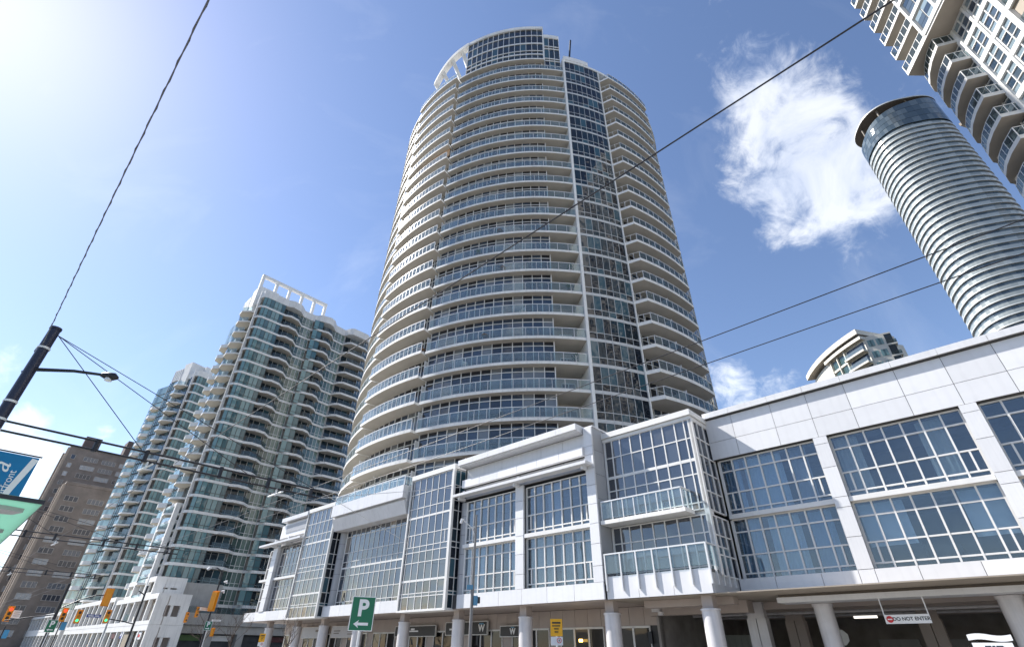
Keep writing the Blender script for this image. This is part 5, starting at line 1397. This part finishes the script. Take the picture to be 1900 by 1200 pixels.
# ---- tall street lamp in front of the podium
sl_ = thing('street_lamp', 'slim steel street lamp with curved arm and blue camera clamps before the podium', 'street lamp', place(-3.75, 30.5), face_rz(-3.75))
b = MB(); b.tube([(0, 0, 0), (0, 0, 4.2), (.03, 0, 8.4)], [.10, .085, .05], 12); b.build('shaft', mat('lamp_grey', (.20, .19, .185), .5, .2), sl_, smooth=40)
b = MB(); b.tube([(.02, 0, 7.2), (-.2, 0, 7.65), (-.55, 0, 7.95), (-.75, 0, 8.1)], .03, 8); b.build('lamp_arm', rail_metal, sl_)
b = MB(); b.tube([(-.7, 0, 8.1), (-.8, 0, 8.12), (-.86, 0, 7.9)], [.05, .09, .07], 10); b.build('lamp_head', rail_metal, sl_)
b = MB(); b.box(-.32, .02, -.1, .1, 4.5, 4.72); b.box(.08, .3, -.12, .12, 3.75, 4.2); b.build('clamp', soft_blue, sl_)
b = MB(); b.cyl(.32, 0, 3.85, 4.15, .12, 12); b.build('camera', dark_metal, sl_)

# ---- traffic signals down the street
def signal(label, az, d, zc, turn=0.0, back=False, lit='red', h=1.05):
    t = thing('traffic_signal', label, 'traffic light', place(az, d, zc), face_rz(az, turn), 'traffic signals at the crossing')
    w = h * .36
    b = MB(); b.box(-w / 2, w / 2, 0, .16, -h / 2, h / 2); b.build('housing', signal_orange, t)
    b = MB(); b.box(-w * .72, w * .72, .16, .18, -h * .58, h * .58) if back else b.box(-w * .62, w * .62, .14, .16, -h * .55, h * .55); b.build('backplate', signal_orange, t)
    if not back:
        for i, c in enumerate(('red', 'amber', 'green')):
            z = h * (.31 - .31 * i); m = MAT['lamp_' + c] if c == lit else (MAT['lamp_off'] if c != 'amber' or lit != 'green' else MAT['lamp_amber'])
            b = MB(); b.tube([(0, -.02, z), (0, .0, z)], h * .115, 16); b.build('lens', m, t)
            b = MB(); b.arc(h * .115, h * .13, 0, 1, 0, 1, 1) if False else b.box(-h * .12, h * .12, -.16, 0, z + h * .115, z + h * .13); b.build('visor', signal_orange, t)
    return t
signal('orange traffic signal lit red at the far end of the mast arm', -41.12, 63, 3.92, 6, False, 'red', 1.0)
signal('orange traffic signal lit red beside the dark pole behind the parking sign', -37.85, 63, 4.0, 6, False, 'red', .95)
signal('orange traffic signal lit green left of the blue street name sign', -36.87, 65, 3.97, 6, False, 'green', .97)
signal('orange traffic signal lit green right of the blue street name sign', -34.99, 65, 4.06, 6, False, 'green', .97)
signal('orange traffic signal seen from behind on the upper mast arm', -35.49, 59, 5.23, 6, True, h=1.15)
signal('orange traffic signal seen from behind on the pole by the grey shops', -27.74, 51.5, 4.88, -40, True, h=1.25)
signal('small yellow traffic signal facing sideways left of the grey shop corner', -29.29, 75, 4.6, 55, False, 'amber', .95)
signal('small yellow traffic signal half hidden by white street signs', -28.59, 75, 5.15, 50, False, 'amber', .95)
signal('orange pedestrian signal low on the pole below the parking sign', -27.05, 51.5, 2.75, -20, True, h=.5)
def mast(label, az, d, h, arms, r=.09, tilt=0):
    t = thing('signal_pole', label, 'pole', place(az, d), face_rz(az))
    b = MB(); b.tube([(0, 0, 0), (0, 0, h)], [r, r * .8], 12); b.build('shaft', dark_metal, t)
    for pts in arms:
        b = MB(); b.tube(pts, .045, 8); b.build('mast_arm', dark_metal, t)
    return t
mast('dark signal pole carrying mast arms beside the left parking sign', -38.35, 62, 6.3, [[(0, 0, 4.35), (1.2, 0, 5.1), (2.2, 0, 5.5), (2.9, -.1, 5.55)], [(0, 0, 3.95), (-1.5, 0, 3.7), (-3.1, .1, 3.4)]], .14)
mast('slim dark pole with arm carrying the green-lit signals', -33.0, 66, 6.8, [[(0, .1, 3.55), (-1.0, 0, 3.75), (-2.1, 0, 3.9)], [(0, 0, 6.0), (-.6, 0, 6.3)]], .10)
tl = mast('grey street lamp pole by the grey shops carrying signal and parking sign', -27.6, 52, 7.0, [[(0, 0, 6.7), (-.1, 0, 7.1), (-.5, 0, 7.3), (-.95, 0, 7.28)]], .08)
b = MB(); b.tube([(-.9, 0, 7.28), (-1.05, 0, 7.25), (-1.2, 0, 7.12)], [.05, .13, .09], 10); b.build('lamp_head', rail_metal, tl)
for z_ in (5.6, 6.3):
    b = MB(); b.tube([(.3, 0, z_), (.5, 0, z_ + .05), (.55, 0, z_ - .12)], [.05, .1, .06], 8); b.build('camera', sign_white, tl)
ns = thing('street_name_sign', 'small blue street name sign between two green-lit signals', 'sign', place(-35.91, 65, 3.94), face_rz(-35.91))
b = MB(); b.box(-.55, .55, -.015, .015, 0, .23); b.build('plate', sign_blue, ns)
b = MB(); b.box(-.42, .0, -.02, -.015, .07, .16); b.box(.08, .42, -.02, -.015, .07, .16); b.build('lettering', sign_white, ns)
for az, d, z, w, h, lab, tn in ((-40.68, 64, 3.65, .56, .56, 'white regulatory sign plate beside the red-lit signal', 10), (-28.17, 52, 4.2, .85, .22, 'white angled street sign on the grey lamp pole', 40), (-26.96, 52, 3.5, .67, .12, 'small grey street name plate on the lamp pole', 10)):
    t = thing('street_sign', lab, 'sign', place(az, d, z), face_rz(az, tn))
    b = MB(); b.box(-w / 2, w / 2, -.012, .012, 0, h); b.build('plate', sign_white, t)
    b = MB(); [b.box(-w * .35, w * .35, -.016, -.012, h * f, h * f + h * .08) for f in (.25, .5, .75)]; b.build('lettering', room_mid, t)
for az, d, z, h, lab in ((-40.76, 71, 2.26, .67, 'sky blue banner low on a pole at the street end'), (-37.58, 65, 2.9, .6, 'small blue banner under the red-lit signal by the parking sign')):
    t = thing('street_banner', lab, 'banner', place(az, d, z), face_rz(az))
    b = MB(); b.box(-.19, .19, -.01, .01, 0, h); b.build('cloth', mat('banner_sky', (.07, .30, .52), .7), t)
    b = MB(); b.box(-.22, .22, -.015, .015, h, h + .03); b.build('banner_rod', dark_metal, t)
    b = MB(); b.cyl(-.26, 0, -z, h + .3, .05, 8); b.build('post', dark_metal, t)

# ================================================================== BARE STREET TREES
def bare_tree(label, s, q, h, seed):
    r = random.Random(seed); t = thing('bare_tree', label, 'tree', W(s, q), RZ, 'bare street trees by the podium')
    b = MB(); b.tube([(0, 0, 0), (.03, .02, h * .25), (0, .04, h * .45)], [.085, .065, .055], 8); b.build('trunk', MAT['bark'], t)
    c = MB()
    def grow(p, d, ln, rad, lv):
        pts = [p]; rr = [rad]; dd = d.copy()
        for i in range(3):
            dd = (dd + Vector((r.uniform(-.25, .25), r.uniform(-.25, .25), r.uniform(-.05, .2)))).normalized()
            pts.append(pts[-1] + dd * ln / 3); rr.append(rad * (1 - .22 * (i + 1)))
        c.tube(pts, rr, 5 if lv < 2 else 4)
        if lv < 4:
            for i in range(r.choice((2, 3, 3))):
                base = pts[r.choice((1, 2, 3))]
                nd = (dd + Vector((r.uniform(-1, 1), r.uniform(-1, 1), r.uniform(-.1, .7))) * .85).normalized()
                grow(base, nd, ln * r.uniform(.55, .8), rad * .55, lv + 1)
    for i in range(6):
        a = i * 1.05 + r.random(); grow(Vector((0, .04, h * (.3 + .15 * r.random()))), Vector((math.cos(a) * .7, math.sin(a) * .7, 1)).normalized(), h * .26, .034, 0)
    c.build('crown', MAT['bark'], t); return t
bare_tree('leafless young street tree in front of the rounded podium end', -57.5, 22.0, 5.6, 3)
bare_tree('leafless young street tree in front of the recessed podium part', -45.8, 22.0, 4.6, 5)
bare_tree('leafless street tree beside the grey shop base', -70.5, 24.0, 6.0, 8)
